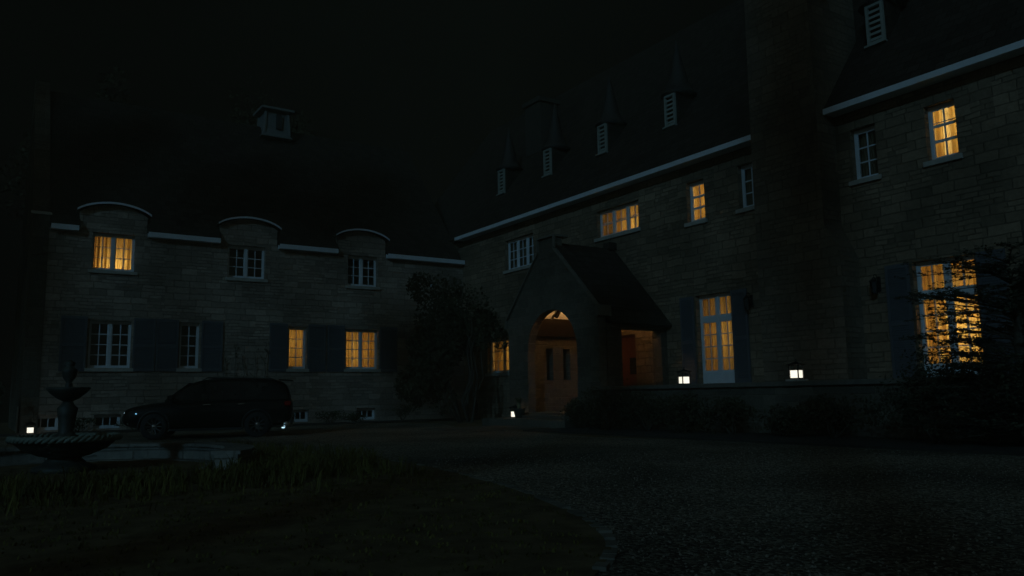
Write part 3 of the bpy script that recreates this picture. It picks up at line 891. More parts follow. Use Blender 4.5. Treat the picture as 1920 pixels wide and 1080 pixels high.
def lantern(name, loc, size, rot, label, group=LG):
    w, h = size, size * 1.46
    t = thing(name, label, "lantern", loc, group, rot)
    f = MB()
    a = w / 2
    f.box(-a - .015, -a - .015, 0, a + .015, a + .015, 0.03)
    for sx in (-1, 1):
        for sy in (-1, 1):
            f.box(sx * a - .011, sy * a - .011, .03, sx * a + .011, sy * a + .011, h)
    for z in (h - .02,):
        f.box(-a, -a - .008, z, a, -a + .008, z + .02); f.box(-a, a - .008, z, a, a + .008, z + .02)
        f.box(-a - .008, -a, z, -a + .008, a, z + .02); f.box(a - .008, -a, z, a + .008, a, z + .02)
    f.build("frame", IRON, t, world=False)
    r = MB()
    q = (a + .04) * 1.414
    r.lathe([(q, h + .002), (q, h + .015), (q * .5, h + .04), (q * .12, h + .07), (q * .12, h + .08)], (0, 0, 0), 4, a0=R(45))
    ring_ = [(0.022 * math.sin(x), 0, h + .10 + .022 * math.cos(x)) for x in np.linspace(0, 2 * math.pi, 15)]
    r.tube(ring_, 0.006, 6, caps=False)
    r.build("lantern_roof", IRON, t, world=False)
    c = MB(); c.box(-a + .016, -a + .016, .032, a - .016, a - .016, .032 + h * .52); c.build("candle", CANDLE, t, world=False)
    gl = MB()
    for s in (-1, 1):
        gl.box(-a + .012, s * a - .002, .03, a - .012, s * a + .002, h - .02); gl.box(s * a - .002, -a + .012, .03, s * a + .002, a - .012, h - .02)
    gl.build("pane", GLASS, t, world=False)
    return t


lantern("lantern", (15.6, 15.16, 1.2), 0.225, R(33.8 + 43), "lit lantern on the terrace left of the french door")
lantern("lantern", (15.65, 11.68, 1.25), 0.225, R(-38 + 43), "lit lantern on the terrace right below the chimney")
lantern("lantern", (14.85, 22.1, 0.26), 0.225, R(20), "lit lantern on the step beside the porch arch and grassy plant")
lantern("lantern", (1.50, 30.1, 0.04), 0.21, R(2), "small lit lantern against the far corner of the wing")
pl_ = MB(); pl_.lathe([(0.035, 0), (0.035, .05), (0.0, .06)], (0.55, 31.2, 0.12), 10)
plo = thing("path_light", "tiny lit path light in the dark left of the wing", "lamp", (0.55, 31.2, 0))
pl_.build("bulb", SPARK, plo)
pl_ = MB(); pl_.tube([(0.55, 31.2, 0), (0.55, 31.2, .12)], .012, 6); pl_.build("stake", IRON, plo)


def wall_lantern(loc, label):
    t = thing("wall_lantern", label, "wall lamp", loc, "unlit wall lanterns by the french doors")
    x, y, z = loc
    b = MB(); b.box(x - .02, y - .05, z + .05, x, y + .05, z + .42); b.tube([(x - .02, y, z + .36), (x - .12, y, z + .47), (x - .2, y, z + .45), (x - .2, y, z + .40)], 0.012, 6); b.build("bracket", IRON, t)
    c = MB(); c.lathe([(0.03, 0), (0.07, .03), (0.10, .3), (0.125, .31), (0.02, .42)], (x - .2, y, z - .02), 6); c.build("lamp_body", IRON, t)
    return t


wall_lantern((18.09, 14.84, 3.28), "unlit black wall lantern left of the chimney")
wall_lantern((18.09, 10.98, 3.28), "unlit black wall lantern right of the chimney")
sec = thing("security_light", "small pale floodlight on the wing wall under the gutter", "floodlight", (16.4, 31, 5.85))
s_ = MB(); s_.box(16.36, 30.9, 5.82, 16.44, 31.0, 5.9); s_.build("mount", IRON, sec)
s_ = MB(); s_.lathe([(0.05, 0), (0.09, .10), (0.02, .14)], (16.4, 30.84, 5.80), 10); s_.build("lamp_head", WHITE, sec)

# ------------------------------------------------------------------ fountain and curved wall
FX, FY = 1.13, 13.5
fo = thing("fountain", "tiered stone fountain with urn finial and rope edged basin", "fountain", (FX, FY, 0))
b = MB(); b.lathe([(0.42, 0.0), (0.42, .08), (0.30, .12), (0.22, .2), (0.20, .3)], (FX, FY, 0), 24); b.build("pedestal", BRONZE, fo)
b = MB(); b.lathe([(0.12, .20), (0.34, .24), (0.56, .34), (0.68, .45), (0.70, .475), (0.66, .475), (0.5, .38), (0.1, .33)], (FX, FY, 0), 40); b.build("basin", BRONZE, fo)
rp = MB()
for s in range(3):
    pts = []
    for k in range(161):
        t = 2 * math.pi * k / 160
        a = t * 17 + s * 2 * math.pi / 3
        r = 0.70 + 0.026 * math.cos(a)
        pts.append((FX + r * math.cos(t), FY + r * math.sin(t), 0.49 + 0.026 * math.sin(a)))
    rp.tube(pts, 0.028, 6, caps=False)
rp.build("rope_rim", plain("rope moulding", (0.17, 0.19, 0.15), 0.6, 0.25, 9, 0.3), fo)
b = MB(); b.lathe([(0.20, .34), (0.20, .5), (0.12, .54), (0.10, .60), (0.12, .80), (0.14, .92), (0.09, .97), (0.07, 1.02)], (FX, FY, 0), 20); b.build("stem", BRONZE, fo)
b = MB(); b.lathe([(0.06, 1.02), (0.14, 1.06), (0.24, 1.14), (0.29, 1.20), (0.29, 1.225), (0.26, 1.225), (0.08, 1.15)], (FX, FY, 0), 28); b.build("upper_bowl", BRONZE, fo)
b = MB(); b.lathe([(0.06, 1.15), (0.05, 1.26), (0.04, 1.30), (0.085, 1.37), (0.10, 1.45), (0.105, 1.49), (0.07, 1.51), (0.06, 1.55), (0.075, 1.58), (0.02, 1.63)], (FX, FY, 0), 18); b.build("urn", BRONZE, fo)
wt = MB(); wt.lathe([(0.0, .44), (0.63, .44)], (FX, FY, 0), 30); wt.build("water", plain("still water", (0.005, 0.007, 0.008), 0.05, 0.1, 4, 0.0), fo)
lw = MB()
ang = np.linspace(R(-38), R(212), 43)
for i in range(len(ang) - 1):
    a0, a1 = ang[i] + 0.0006, ang[i + 1] - 0.0006
    for (ri, ro, z0, z1) in ((2.25, 2.6, -0.1, 0.225), (2.2, 2.64, 0.226, 0.275), (1.95, 2.249, -0.1, 0.02)):
        vs = []
        for z in (z0, z1):
            for r_, a in ((ri, a0), (ro, a0), (ro, a1), (ri, a1)):
                vs.append((FX + r_ * math.cos(a), FY + r_ * math.sin(a), z))
        lw.add(vs, [(0, 3, 2, 1), (4, 5, 6, 7), (0, 1, 5, 4), (1, 2, 6, 5), (2, 3, 7, 6), (3, 0, 4, 7)])
tag(lw.build("garden_wall", LOWST, None, loc=(FX, FY + 2.4, 0)), "low curved stone seat wall behind the fountain", "wall")

# ------------------------------------------------------------------ car
CARP = plain("black car paint", (0.004, 0.004, 0.004), 0.5, 0.1, 4, 0.0, coat=0.4, spec=0.1)
CHROME = plain("chrome", (0.75, 0.77, 0.8), 0.17, 0.02, 5, 0.0, metal=1.0)
RUB = plain("tyre rubber", (0.015, 0.015, 0.015), 0.85, 0.2, 12, 0.2)
CGL = plain("tinted car glass", (0.012, 0.014, 0.015), 0.06, 0.05, 4, 0.0)
PLAS = plain("black plastic", (0.012, 0.012, 0.012), 0.6, 0.1, 9, 0.05)
REDL = plain("red lamp lens", (0.22, 0.006, 0.003), 0.15, 0.1, 6, 0.0)
car = thing("parked_car", "black sport utility car parked before the stone wing", "car", (5.42, 23.1, 0.0), None, math.atan2(0.34, -0.94))
car.scale = (0.92, 0.93, 0.95)
# car space: +x towards its front, y across, z up. length 4.7
L2 = 2.36


def loft(rings, close=True):
    mb = MB(); n = len(rings[0]); vs = [p for r in rings for p in r]; fs = []
    for i in range(len(rings) - 1):
        for k in range(n - (0 if close else 1)):
            k2 = (k + 1) % n
            fs.append((i * n + k, i * n + k2, (i + 1) * n + k2, (i + 1) * n + k))
    fs.append(tuple(range(n - 1, -1, -1))); fs.append(tuple((len(rings) - 1) * n + k for k in range(n)))
    mb.add(vs, fs, True)
    return mb


# x, half width, sill z, waist z, top z (bonnet / belt line)
st = [(-2.36, .72, .50, .80, .98), (-2.30, .84, .40, .82, 1.06), (-2.0, .92, .30, .85, 1.10), (-1.4, .95, .26, .84, 1.09), (-.6, .95, .25, .82, 1.06), (.4, .95, .25, .80, 1.03),
      (1.0, .95, .25, .78, 1.01), (1.5, .94, .27, .76, .98), (1.95, .91, .30, .72, .93), (2.2, .84, .36, .66, .86), (2.33, .70, .44, .60, .74)]
rings = []
for x, w, s, wz, t in st:
    half = [(x, 0, s), (x, w * .8, s), (x, w * .97, s + .08), (x, w, wz - .1), (x, w * .985, wz), (x, w * .93, t - .05), (x, w * .82, t), (x, 0, t + .035)]
    rings.append(half + [(a, -b, c) for a, b, c in half[-2:0:-1]])
body = loft(rings)
bo = body.build("body", CARP, car, world=False)
sb = bo.modifiers.new("sub", 'SUBSURF'); sb.levels = sb.render_levels = 2
gh = [(-2.31, .72, 1.04, 1.12), (-2.22, .74, 1.05, 1.38), (-2.08, .73, 1.05, 1.60), (-1.3, .74, 1.04, 1.675), (-.4, .74, 1.03, 1.685), (.25, .73, 1.02, 1.64), (.55, .70, 1.0, 1.53), (.95, .72, .99, 1.25), (1.28, .74, .97, 1.04)]
rings = []
for x, w, s, t in gh:
    half = [(x, 0, s - .05), (x, w + .12, s - .05), (x, w + .10, s), (x, w + .02 - .04 * (t - s), s + (t - s) * .6), (x, w * .93, t - .06 * (t - s)), (x, w * .7, t), (x, 0, t + .015)]
    rings.append(half + [(a, -b, c) for a, b, c in half[-2:0:-1]])
cab = loft(rings).build("cabin", CARP, car, world=False)
sb = cab.modifiers.new("sub", 'SUBSURF'); sb.levels = sb.render_levels = 2
# side windows, windscreen
for sy in (1, -1):
    for poly in ([(.98, 1.06), (.50, 1.46), (.12, 1.545), (.02, 1.08)], [(-.05, 1.08), (-.02, 1.55), (-.85, 1.565), (-.92, 1.10)], [(-1.02, 1.11), (-.98, 1.56), (-1.62, 1.52), (-1.98, 1.30), (-1.98, 1.15)]):
        w = MB()
        o_ = []
        for (x, z) in poly:
            yy = .845 - .27 * (z - 1.05) - 0.06 * max(0, abs(x + .4) - 1.0)
            o_.append((x, yy))
        n_ = len(poly)
        vs = [(x, sy * (yy + .004), z) for (x, z), (_, yy) in zip(poly, o_)] + [(x, sy * (yy - .03), z) for (x, z), (_, yy) in zip(poly, o_)]
        w.add(vs, [tuple(range(n_)), tuple(range(2 * n_ - 1, n_ - 1, -1))] + [(i, (i + 1) % n_, n_ + (i + 1) % n_, n_ + i) for i in range(n_)])
        w.build("side_window", CGL, car, world=False)
w = MB(); w.add([(1.22, .62, 1.06), (1.22, -.62, 1.06), (.56, -.58, 1.55), (.56, .58, 1.55)], [(0, 1, 2, 3)]); w.build("windscreen", CGL, car, world=False)
w = MB(); w.add([(-2.31, -.55, 1.15), (-2.31, .55, 1.15), (-2.19, .55, 1.5), (-2.19, -.55, 1.5)], [(0, 1, 2, 3)]); w.build("rear_window", CGL, car, world=False)
for sx, wx in ((1, 1.42), (-1, -1.38)):
    for sy in (1, -1):
        t = MB()
        prof = [(.22, -.11), (.335, -.115), (.36, -.08), (.36, .08), (.335, .115), (.22, .11)]
        n_ = 32
        vs = [(wx + r_ * math.cos(a), sy * .84 + y_, .36 + r_ * math.sin(a)) for r_, y_ in prof for a in np.linspace(0, 2 * math.pi, n_, endpoint=False)]
        fs = [(i * n_ + k, i * n_ + (k + 1) % n_, (i + 1) * n_ + (k + 1) % n_, (i + 1) * n_ + k) for i in range(5) for k in range(n_)]
        t.add(vs, fs, True)
        to = t.build("wheel", RUB, car, world=False)
        r = MB()
        yo = sy * (.84 + .06)
        for k in range(10):
            a = 2 * math.pi * k / 10
            r.bar((wx, yo, .36), (wx + .235 * math.cos(a), yo + sy * .02, .36 + .235 * math.sin(a)), .035, .03)
        pts = [(wx + .235 * math.cos(a), yo + sy * .03, .36 + .235 * math.sin(a)) for a in np.linspace(0, 2 * math.pi, 33)]
        r.tube(pts, .014, 6, caps=False)
        r.build("rim", plain("alloy", (0.10, 0.10, 0.10), 0.35, 0.05, 6, 0.0, metal=1.0), to, world=False)
        hc = MB()
        hv = [(.115 * math.sin(a), .115 * (1 - math.cos(a))) for a in np.linspace(R(42), 0.02, 8)]
        hp = [(wx + q_ * math.cos(t_), sy * (.93 - d_), .36 + q_ * math.sin(t_)) for q_, d_ in hv for t_ in np.linspace(0, 2 * math.pi, 20, endpoint=False)]
        hc.add(hp, [(i * 20 + k, i * 20 + (k + 1) % 20, (i + 1) * 20 + (k + 1) % 20, (i + 1) * 20 + k) for i in range(7) for k in range(20)], True)
        hc.build("hub_cap", CHROME, to, world=False)
        ar = MB()
        pts = [(wx + .41 * math.cos(a), sy * .925, .36 + .41 * math.sin(a)) for a in np.linspace(R(-10), R(190), 21)]
        ar.tube(pts, .035, 6); ar.build("wheel_arch", PLAS, car, world=False)
for sy in (1, -1):
    h = MB(); h.add([(2.28, sy * .50, .66), (2.05, sy * .83, .72), (2.0, sy * .84, .85), (2.26, sy * .52, .79), (2.2, sy * .50, .66), (1.95, sy * .8, .72), (1.92, sy * .8, .85), (2.18, sy * .5, .79)],
                    [(0, 1, 2, 3), (7, 6, 5, 4), (0, 4, 5, 1), (1, 5, 6, 2), (2, 6, 7, 3), (3, 7, 4, 0)]); h.build("headlight", CHROME, car, world=False)
    h = MB(); h.box(-2.33, sy * .62, .86, -2.14, sy * .925, 1.0); h.build("tail_light", REDL, car, world=False, bevel=.03)
    h = MB(); h.tube([(1.02, sy * .9, 1.06), (1.0, sy * 1.02, 1.10)], .025, 6); h.lathe([(.02, -.06), (.10, -.05), (.11, .06), (.03, .09)], (.96, sy * 1.06, 1.12), 12); h.build("door_mirror", CARP, car, world=False)
    for hx in (.12, -.82):
        h = MB(); h.tube([(hx, sy * .945, .93), (hx - .04, sy * .975, .935), (hx - .18, sy * .975, .94), (hx - .22, sy * .945, .94)], .016, 8); h.build("door_handle", CHROME, car, world=False)
    h = MB(); h.tube([(.2, sy * .58, 1.62), (.05, sy * .60, 1.69), (-1.7, sy * .60, 1.66), (-1.85, sy * .58, 1.60)], .018, 8); h.build("roof_rail", PLAS, car, world=False)
    h = MB(); h.tube([(-2.2, sy * .55, .30), (-2.36, sy * .55, .31)], [.045, .05], 12); h.build("exhaust_pipe", CHROME, car, world=False)
    h = MB(); h.lathe([(.01, -.10), (.08, -.085), (.115, -.04), (.125, 0), (.115, .04), (.08, .085), (.01, .10)], (-2.20, sy * .84, .34), 18); h.build("glint_ball", CHROME, car, world=False)  # chrome ball added at the bumper corner to catch a moon glint
    h = MB(); h.tube([(2.2, sy * .6, .44), (2.1, sy * .82, .45)], .03, 8); h.build("fog_light", CHROME, car, world=False)
    h = MB(); h.box(-1.0, sy * .93, .23, 1.0, sy * .97, .29); h.build("side_skirt", PLAS, car, world=False, bevel=.01)
h = MB(); h.add([(-1.95, .62, 1.60), (-1.95, -.62, 1.60), (-2.36, -.55, 1.575), (-2.36, .55, 1.575), (-1.95, .62, 1.64), (-1.95, -.62, 1.64), (-2.36, -.55, 1.60), (-2.36, .55, 1.60)],
                [(0, 1, 2, 3), (7, 6, 5, 4), (0, 4, 5, 1), (1, 5, 6, 2), (2, 6, 7, 3), (3, 7, 4, 0)]); h.build("spoiler", CARP, car, world=False)
LAMP_GLINT = glow("lamp and glint glow", (0.55, 0.85, 1.0), 1.6)
for nm, (px_, py_, pz_), (ra, rb, rc) in (("reversing_light", (-2.12, .95, .25), (.048, .02, .020)), ("headlight_glint", (2.235, .70, .745), (.02, .02, .013))):  # rear one a lamp, front one a glowing blob for the headlight glint
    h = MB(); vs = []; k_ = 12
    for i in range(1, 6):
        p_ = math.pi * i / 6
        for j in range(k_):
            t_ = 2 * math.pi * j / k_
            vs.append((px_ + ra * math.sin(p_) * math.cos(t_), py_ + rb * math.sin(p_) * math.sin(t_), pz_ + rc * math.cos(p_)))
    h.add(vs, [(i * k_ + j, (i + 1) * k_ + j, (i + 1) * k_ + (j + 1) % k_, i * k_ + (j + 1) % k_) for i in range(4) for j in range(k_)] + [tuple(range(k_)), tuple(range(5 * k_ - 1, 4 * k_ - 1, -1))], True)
    h.build(nm, LAMP_GLINT, car, world=False)
h = MB(); h.box(2.25, -.45, .50, 2.36, .45, .66); h.build("grille", PLAS, car, world=False, bevel=.02)
h = MB(); h.box(-2.38, -.7, .36, -2.2, .7, .52); h.build("bumper", PLAS, car, world=False, bevel=.03)

# ------------------------------------------------------------------ vegetation
def leaf_faces(cent, size, r, flat=0.0, asp=0.5, droop=0.0):
    """diamond leaves at the given centres"""
    k = len(cent)
    d = r.normal(size=(k, 3)); d[:, 2] = d[:, 2] * (1 - flat) - droop
    d /= np.linalg.norm(d, axis=1)[:, None]
    e = r.normal(size=(k, 3)); e[:, 2] *= (1 - flat)
    e -= d * (e * d).sum(1)[:, None]
    e /= np.linalg.norm(e, axis=1)[:, None]
    s = size * r.uniform(0.6, 1.35, size=(k, 1))
    a = cent - d * s * .5; c = cent + d * s * .5
    b1 = cent + e * s * asp * .5; b2 = cent - e * s * asp * .5
    v = np.stack([a, b1, c, b2], 1).reshape(-1, 3)
    return v


def leaf_obj(name, verts, mat, parent=None, loc=None):
    off = np.array(LOC[parent] if parent is not None else (loc or (0, 0, 0)))
    me = bpy.data.meshes.new(name)
    k = len(verts) // 4
    me.from_pydata((verts - off).tolist(), [], np.arange(4 * k).reshape(k, 4).tolist())
    me.materials.append(mat)
    o = bpy.data.objects.new(name, me)
    COL.objects.link(o)
    if parent is not None: o.parent = parent
    else: o.location = off
    LOC[o] = Vector(off)
    return o


def crown_points(c, rad, n, r, clumps=14, cr=0.45):
    """points gathered in clumps scattered through an ellipsoid"""
    c, rad = np.array(c), np.array(rad)
    d = r.normal(size=(clumps, 3)); d /= np.linalg.norm(d, axis=1)[:, None]
    cc = d * (r.uniform(0.25, 0.85, size=(clumps, 1)))
    w = r.integers(0, clumps, n)
    s = r.normal(size=(n, 3)); s /= np.linalg.norm(s, axis=1)[:, None]
    s *= r.uniform(0.35, 1.0, size=(n, 1)) ** 0.6 * cr * r.uniform(0.6, 1.2, size=(clumps, 1))[w]
    return c + (cc[w] + s) * rad


def limb(p0, p1, r, k=5, wob=0.08):
    p0, p1 = np.array(p0), np.array(p1)
    L = np.linalg.norm(p1 - p0)
    pts = [p0 + (p1 - p0) * t + (r.normal(size=3) * wob * L * (0 < t < 1)) for t in np.linspace(0, 1, k)]
    return [tuple(p) for p in pts]


def shrub(loc, rad, n, seed, label, mat=None, group=None, size=0.07, name="shrub", cat="shrub"):
    r = np.random.default_rng(seed)
    x, y, z = loc
    o = thing(name, label, cat, loc, group)
    pts = crown_points((x, y, z + rad[2]), rad, n, r, 16, 0.5)
    leaf_obj("foliage", leaf_faces(pts, size, r), mat or LEAFD, o)
    s = MB()
    for k in range(6):
        a = r.uniform(0, 6.28)
        s.tube(limb((x, y, z - .05), (x + rad[0] * .6 * math.cos(a), y + rad[1] * .6 * math.sin(a), z + rad[2] * r.uniform(.9, 1.6)), r, 4, .05), [.018, .014, .009, .004], 5)
    s.build("stem", BARK, o)
    return o


def tree(loc, h, rad, n, seed, label, mat=None, group=None, size=0.28, trunk=0.3, cz=0.6, name="tree", clumps=22, cr=0.4, cat="tree"):
    r = np.random.default_rng(seed)
    x, y, z = loc
    o = thing(name, label, cat, loc, group)
    c = (x, y, z + h * cz)
    rd = (rad, rad, h * (1 - cz))
    leaf_obj("crown", leaf_faces(crown_points(c, rd, n, r, clumps, cr), size, r), mat or LEAFD, o)
    s = MB()
    s.tube(limb((x, y, z - .2), (x + r.normal() * .3, y + r.normal() * .3, z + h * .85), r, 7, .015), [trunk * f for f in (1, .85, .72, .6, .45, .3, .12)], 9)
    for k in range(9):
        a = r.uniform(0, 6.28); zz = z + h * r.uniform(.3, .7); q = rad * r.uniform(.5, .9)
        s.tube(limb((x, y, zz), (x + q * math.cos(a), y + q * math.sin(a), zz + h * r.uniform(.08, .22)), r, 5, .05), [trunk * f for f in (.35, .28, .2, .12, .04)], 6)
    s.build("trunk", BARK, o)
    return o


# dark bushes under the terrace
SG = "dark shrubs below the terrace wall"
for i, (x, y, rx, h, lb) in enumerate([
        (14.2, 17.7, .55, .80, "rounded dark shrub at the porch end of the terrace"),
        (14.0, 16.4, .70, .98, "dark shrub below the terrace, second from the porch"),
        (14.1, 15.0, .75, .92, "dark shrub straight below the smaller terrace lantern"),
        (13.9, 13.6, .75, .96, "dark shrub below the narrow french door"),
        (14.0, 12.2, .60, .72, "low dark shrub below the chimney lantern"),
        (14.2, 11.0, .60, .62, "lowest dark shrub right of the chimney lantern"),
        (14.0, 9.7, .70, .80, "dark shrub just left of the big conifer")]):
    shrub((x, y, 0.05), (rx, .8, h * .60), 2300, 40 + i, lb, group=SG)
# border plants before the wing
for i, (x, y, h, lb) in enumerate([(9.6, 30.2, .35, "low border plant behind the rear of the car"), (11.6, 30.2, .45, "low border plant between two basement windows"),
                                   (12.6, 30.3, .3, "small border plant below the lit wide window"), (14.6, 30.0, .6, "taller border plant by the dark small tree"),
                                   (2.9, 30.3, .4, "low border plant behind the fountain"), (4.6, 30.3, .45, "low border plant beside the car bonnet")]):
    shrub((x, y, 0.04), (.6, .4, h * .6), 500, 60 + i, lb, LEAF, "low plants along the wing", 0.08)

# climbing stems on the wing wall
for i, (x, top, lb) in enumerate([(7.66, 2.75, "thin climbing plant nearest the left shutter pair"), (8.05, 3.05, "thin climbing plant second from the left on the bare wall"),
                                  (8.32, 2.6, "short thin climbing plant in the middle of the bare wall"), (8.78, 2.9, "thin climbing plant second from the right on the bare wall"), (9.22, 3.2, "tallest thin climbing plant by the right shutter")]):
    r = np.random.default_rng(80 + i)
    o = thing("climbing_plant", lb, "climber", (x, 30.9, 0), "climbing plants on the wing wall")
    pts = [(x + r.normal() * .05, 30.93 + r.normal() * .02, z) for z in np.linspace(0, top, 9)]
    s = MB(); s.tube(pts, [.012] * 8 + [.004], 5)
    lf = []
    for k in range(5):
        j = r.integers(2, 8); a = pts[j]; e = (a[0] + r.normal() * .14, 30.93, a[2] + r.uniform(.1, .35)); s.tube([a, e], [.007, .003], 4)
        lf += [np.array(a) + (np.array(e) - np.array(a)) * t for t in r.uniform(0, 1, 8)]
    lf += [np.array(pts[j]) + r.normal(size=3) * np.array([.06, .02, .08]) for j in r.integers(2, 9, 50)]
    s.build("stem", BARK, o)
    leaf_obj("foliage", leaf_faces(np.array(lf), .07, r), LEAFD, o)

# potted grasses by the porch
def pot(loc, label, seed, spread=0.32, h=0.5):
    r = np.random.default_rng(seed)
    x, y, z = loc
    o = thing("potted_plant", label, "potted plant", loc, "potted plants by the porch")
    b = MB(); b.lathe([(.13, 0), (.19, .26), (.205, .27), (.205, .31), (.17, .31), (.16, .25)], (x, y, z), 20); b.build("pot", plain("dark pot", (0.05, 0.045, 0.04), 0.7, 0.2, 8, 0.1), o)
    vs = []; fs = []
    m_ = MB()
    for k in range(90):
        a = r.uniform(0, 6.28); s = spread * r.uniform(.3, 1.0); hh = h * r.uniform(.6, 1.05)
        p = [np.array((x + .06 * math.cos(a), y + .06 * math.sin(a), z + .29))]
        for t in (.35, .7, 1.0):
            p.append(np.array((x + s * t ** 1.6 * math.cos(a), y + s * t ** 1.6 * math.sin(a), z + .29 + hh * (1.7 * t - t * t * .95))))
        q = np.array((-math.sin(a), math.cos(a), 0)) * .012
        for i in range(3):
            w0, w1 = 1 - i * .3, 1 - (i + 1) * .3
            m_.add([p[i] - q * w0, p[i] + q * w0, p[i + 1] + q * w1, p[i + 1] - q * w1], [(0, 1, 2, 3)])
    m_.build("leaves", PALE, o)
    return o


pot((14.75, 21.72, 0.26), "potted arching grass left of the porch arch beside a lantern", 91)
pot((14.7, 18.75, 0.26), "potted arching grass at the right of the porch arch", 92, 0.34, 0.4)

# small multi-stemmed tree in the corner
r = np.random.default_rng(101)
o = thing("corner_tree", "dark leafy small tree in the corner between wing and porch", "tree", (15.6, 26.6, 0))
P_ = np.concatenate([crown_points((15.0, 27.4, 3.3), (2.0, 1.8, 2.9), 7000, r, 26, .36), crown_points((14.2, 27.6, 1.6), (1.4, 1.5, 1.5), 3200, r, 14, .4), crown_points((16.4, 26.2, 3.4), (1.0, 1.2, 1.6), 1500, r, 10, .35)])
leaf_obj("crown", leaf_faces(P_, .17, r), LEAFD, o)
s = MB()
for k in range(9):
    a = r.uniform(0, 6.28)
    s.tube(limb((15.6 + .2 * math.cos(a), 26.6 + .2 * math.sin(a), -.1), (15.2 + 1.2 * math.cos(a), 27.0 + 1.2 * math.sin(a), r.uniform(3, 5.2)), r, 6, .04), [.06, .05, .042, .034, .025, .01], 6)
s.build("trunk", BARK, o)

# the conifer in front of the right french door
r = np.random.default_rng(111)
yx, yy = 14.0, 6.2
o = thing("conifer", "dark spreading conifer whose sprays cross the brightest french door", "tree", (yx, yy, 0))
s = MB()
s.tube(limb((yx, yy, -.1), (yx + .1, yy - .2, 3.7), r, 7, .02), [.13, .12, .10, .085, .065, .04, .015], 8)
LV = []
for k in range(330):
    z0 = 0.2 + 2.9 * r.uniform(0, 1) ** 1.9
    a = r.uniform(0, 2 * math.pi)
    # branches reach furthest towards the house's left (+Y)
    toY = max(0, math.sin(a))
    ln = (1.15 + 0.95 * toY) * r.uniform(.55, 1.0) * (1.0 - max(0, z0 - 2.6) * .5)
    if z0 < 1.4: ln *= 1.0
    base = np.array((yx, yy, z0)); dirv = np.array((math.cos(a) * .8, math.sin(a), r.uniform(.12, .5))); dirv /= np.linalg.norm(dirv)
    side = np.cross(dirv, (0, 0, 1)); side /= np.linalg.norm(side)
    P = [base + dirv * ln * t + np.array((0, 0, -0.16 * ln * t * t)) for t in np.linspace(0, 1, 6)]
    s.tube([tuple(p) for p in P], [.016, .013, .010, .008, .005, .002], 5)
    for tw in range(11):
        t = r.uniform(.25, 1.0); i = min(4, int(t * 5)); q = P[i] + (P[i + 1] - P[i]) * (t * 5 - i)
        sg = r.choice((-1, 1)); tl = .38 * (1.15 - t) + .10
        d2 = dirv * .75 + side * sg * .7 + np.array((0, 0, r.uniform(-.12, .12)))
        e = q + d2 * tl
        s.tube([tuple(q), tuple(e)], [.004, .0015], 3, caps=False)
        m_ = 14
        tt = r.uniform(0.05, 1.05, m_)[:, None]
        LV.append(q + (e - q) * tt + r.normal(size=(m_, 3)) * np.array((.022, .022, .012)))
s.build("trunk", BARK, o)
LV = np.concatenate(LV)
leaf_obj("crown", leaf_faces(LV, .062, r, flat=.75, asp=.38), YEWM, o)
# denser undergrowth right of it
shrub((13.7, 7.5, 0.05), (.9, 1.1, .86), 4600, 120, "broad dark shrub at the foot of the conifer", YEWM, size=.06)
shrub((13.3, 5.2, 0.0), (1.0, 1.2, .95), 3600, 121, "tall dark shrub right of the conifer at the picture edge", YEWM, size=.07)

ringv = [(p.x, p.y) for p in ring]


def inside(x, y):
    c = False
    for i in range(len(ringv)):
        (x1, y1), (x2, y2) = ringv[i], ringv[i - 1]
        if (y1 > y) != (y2 > y) and x < (x2 - x1) * (y - y1) / (y2 - y1) + x1: c = not c
    return c


# planting round the fountain
r = np.random.default_rng(131)
gm = MB()
cent = []
for _ in range(1500):
    a = r.uniform(0, 6.28); q = r.uniform(2.7, 4.6)
    x, y = FX + q * math.cos(a), FY + q * math.sin(a)
    cent.append((x, y, r.uniform(.10, .26)))
for _ in range(1500):
    y_ = 11.3 - abs(r.normal()) * 1.1
    cent.append((r.uniform(-3.2, 4.9), y_, r.uniform(.05, .10) + .22 * r.uniform(0, 1) ** 3))
for _ in range(5200):
    x_, y_ = r.uniform(-6, 5.2), r.uniform(3.0, 11.0)
    if inside(x_ + .1, y_): cent.append((x_, y_, r.uniform(.015, .05)))
for x, y, h in cent:
    for k in range(4):
        a = r.uniform(0, 6.28); l = h * r.uniform(.4, .9)
        p0 = np.array((x + r.normal() * .03, y + r.normal() * .03, 0.0)); p1 = p0 + np.array((l * .35 * math.cos(a), l * .35 * math.sin(a), h * .75)); p2 = p0 + np.array((l * math.cos(a), l * math.sin(a), h * r.uniform(.75, 1.05)))
        q = np.array((-math.sin(a), math.cos(a), 0)) * .007
        gm.add([p0 - q, p0 + q, p1 + q * .8, p1 - q * .8], [(0, 1, 2, 3)]); gm.add([p1 - q * .8, p1 + q * .8, p2], [(0, 1, 2)])
tag(gm.build("grass", GRASSM), kind="stuff")

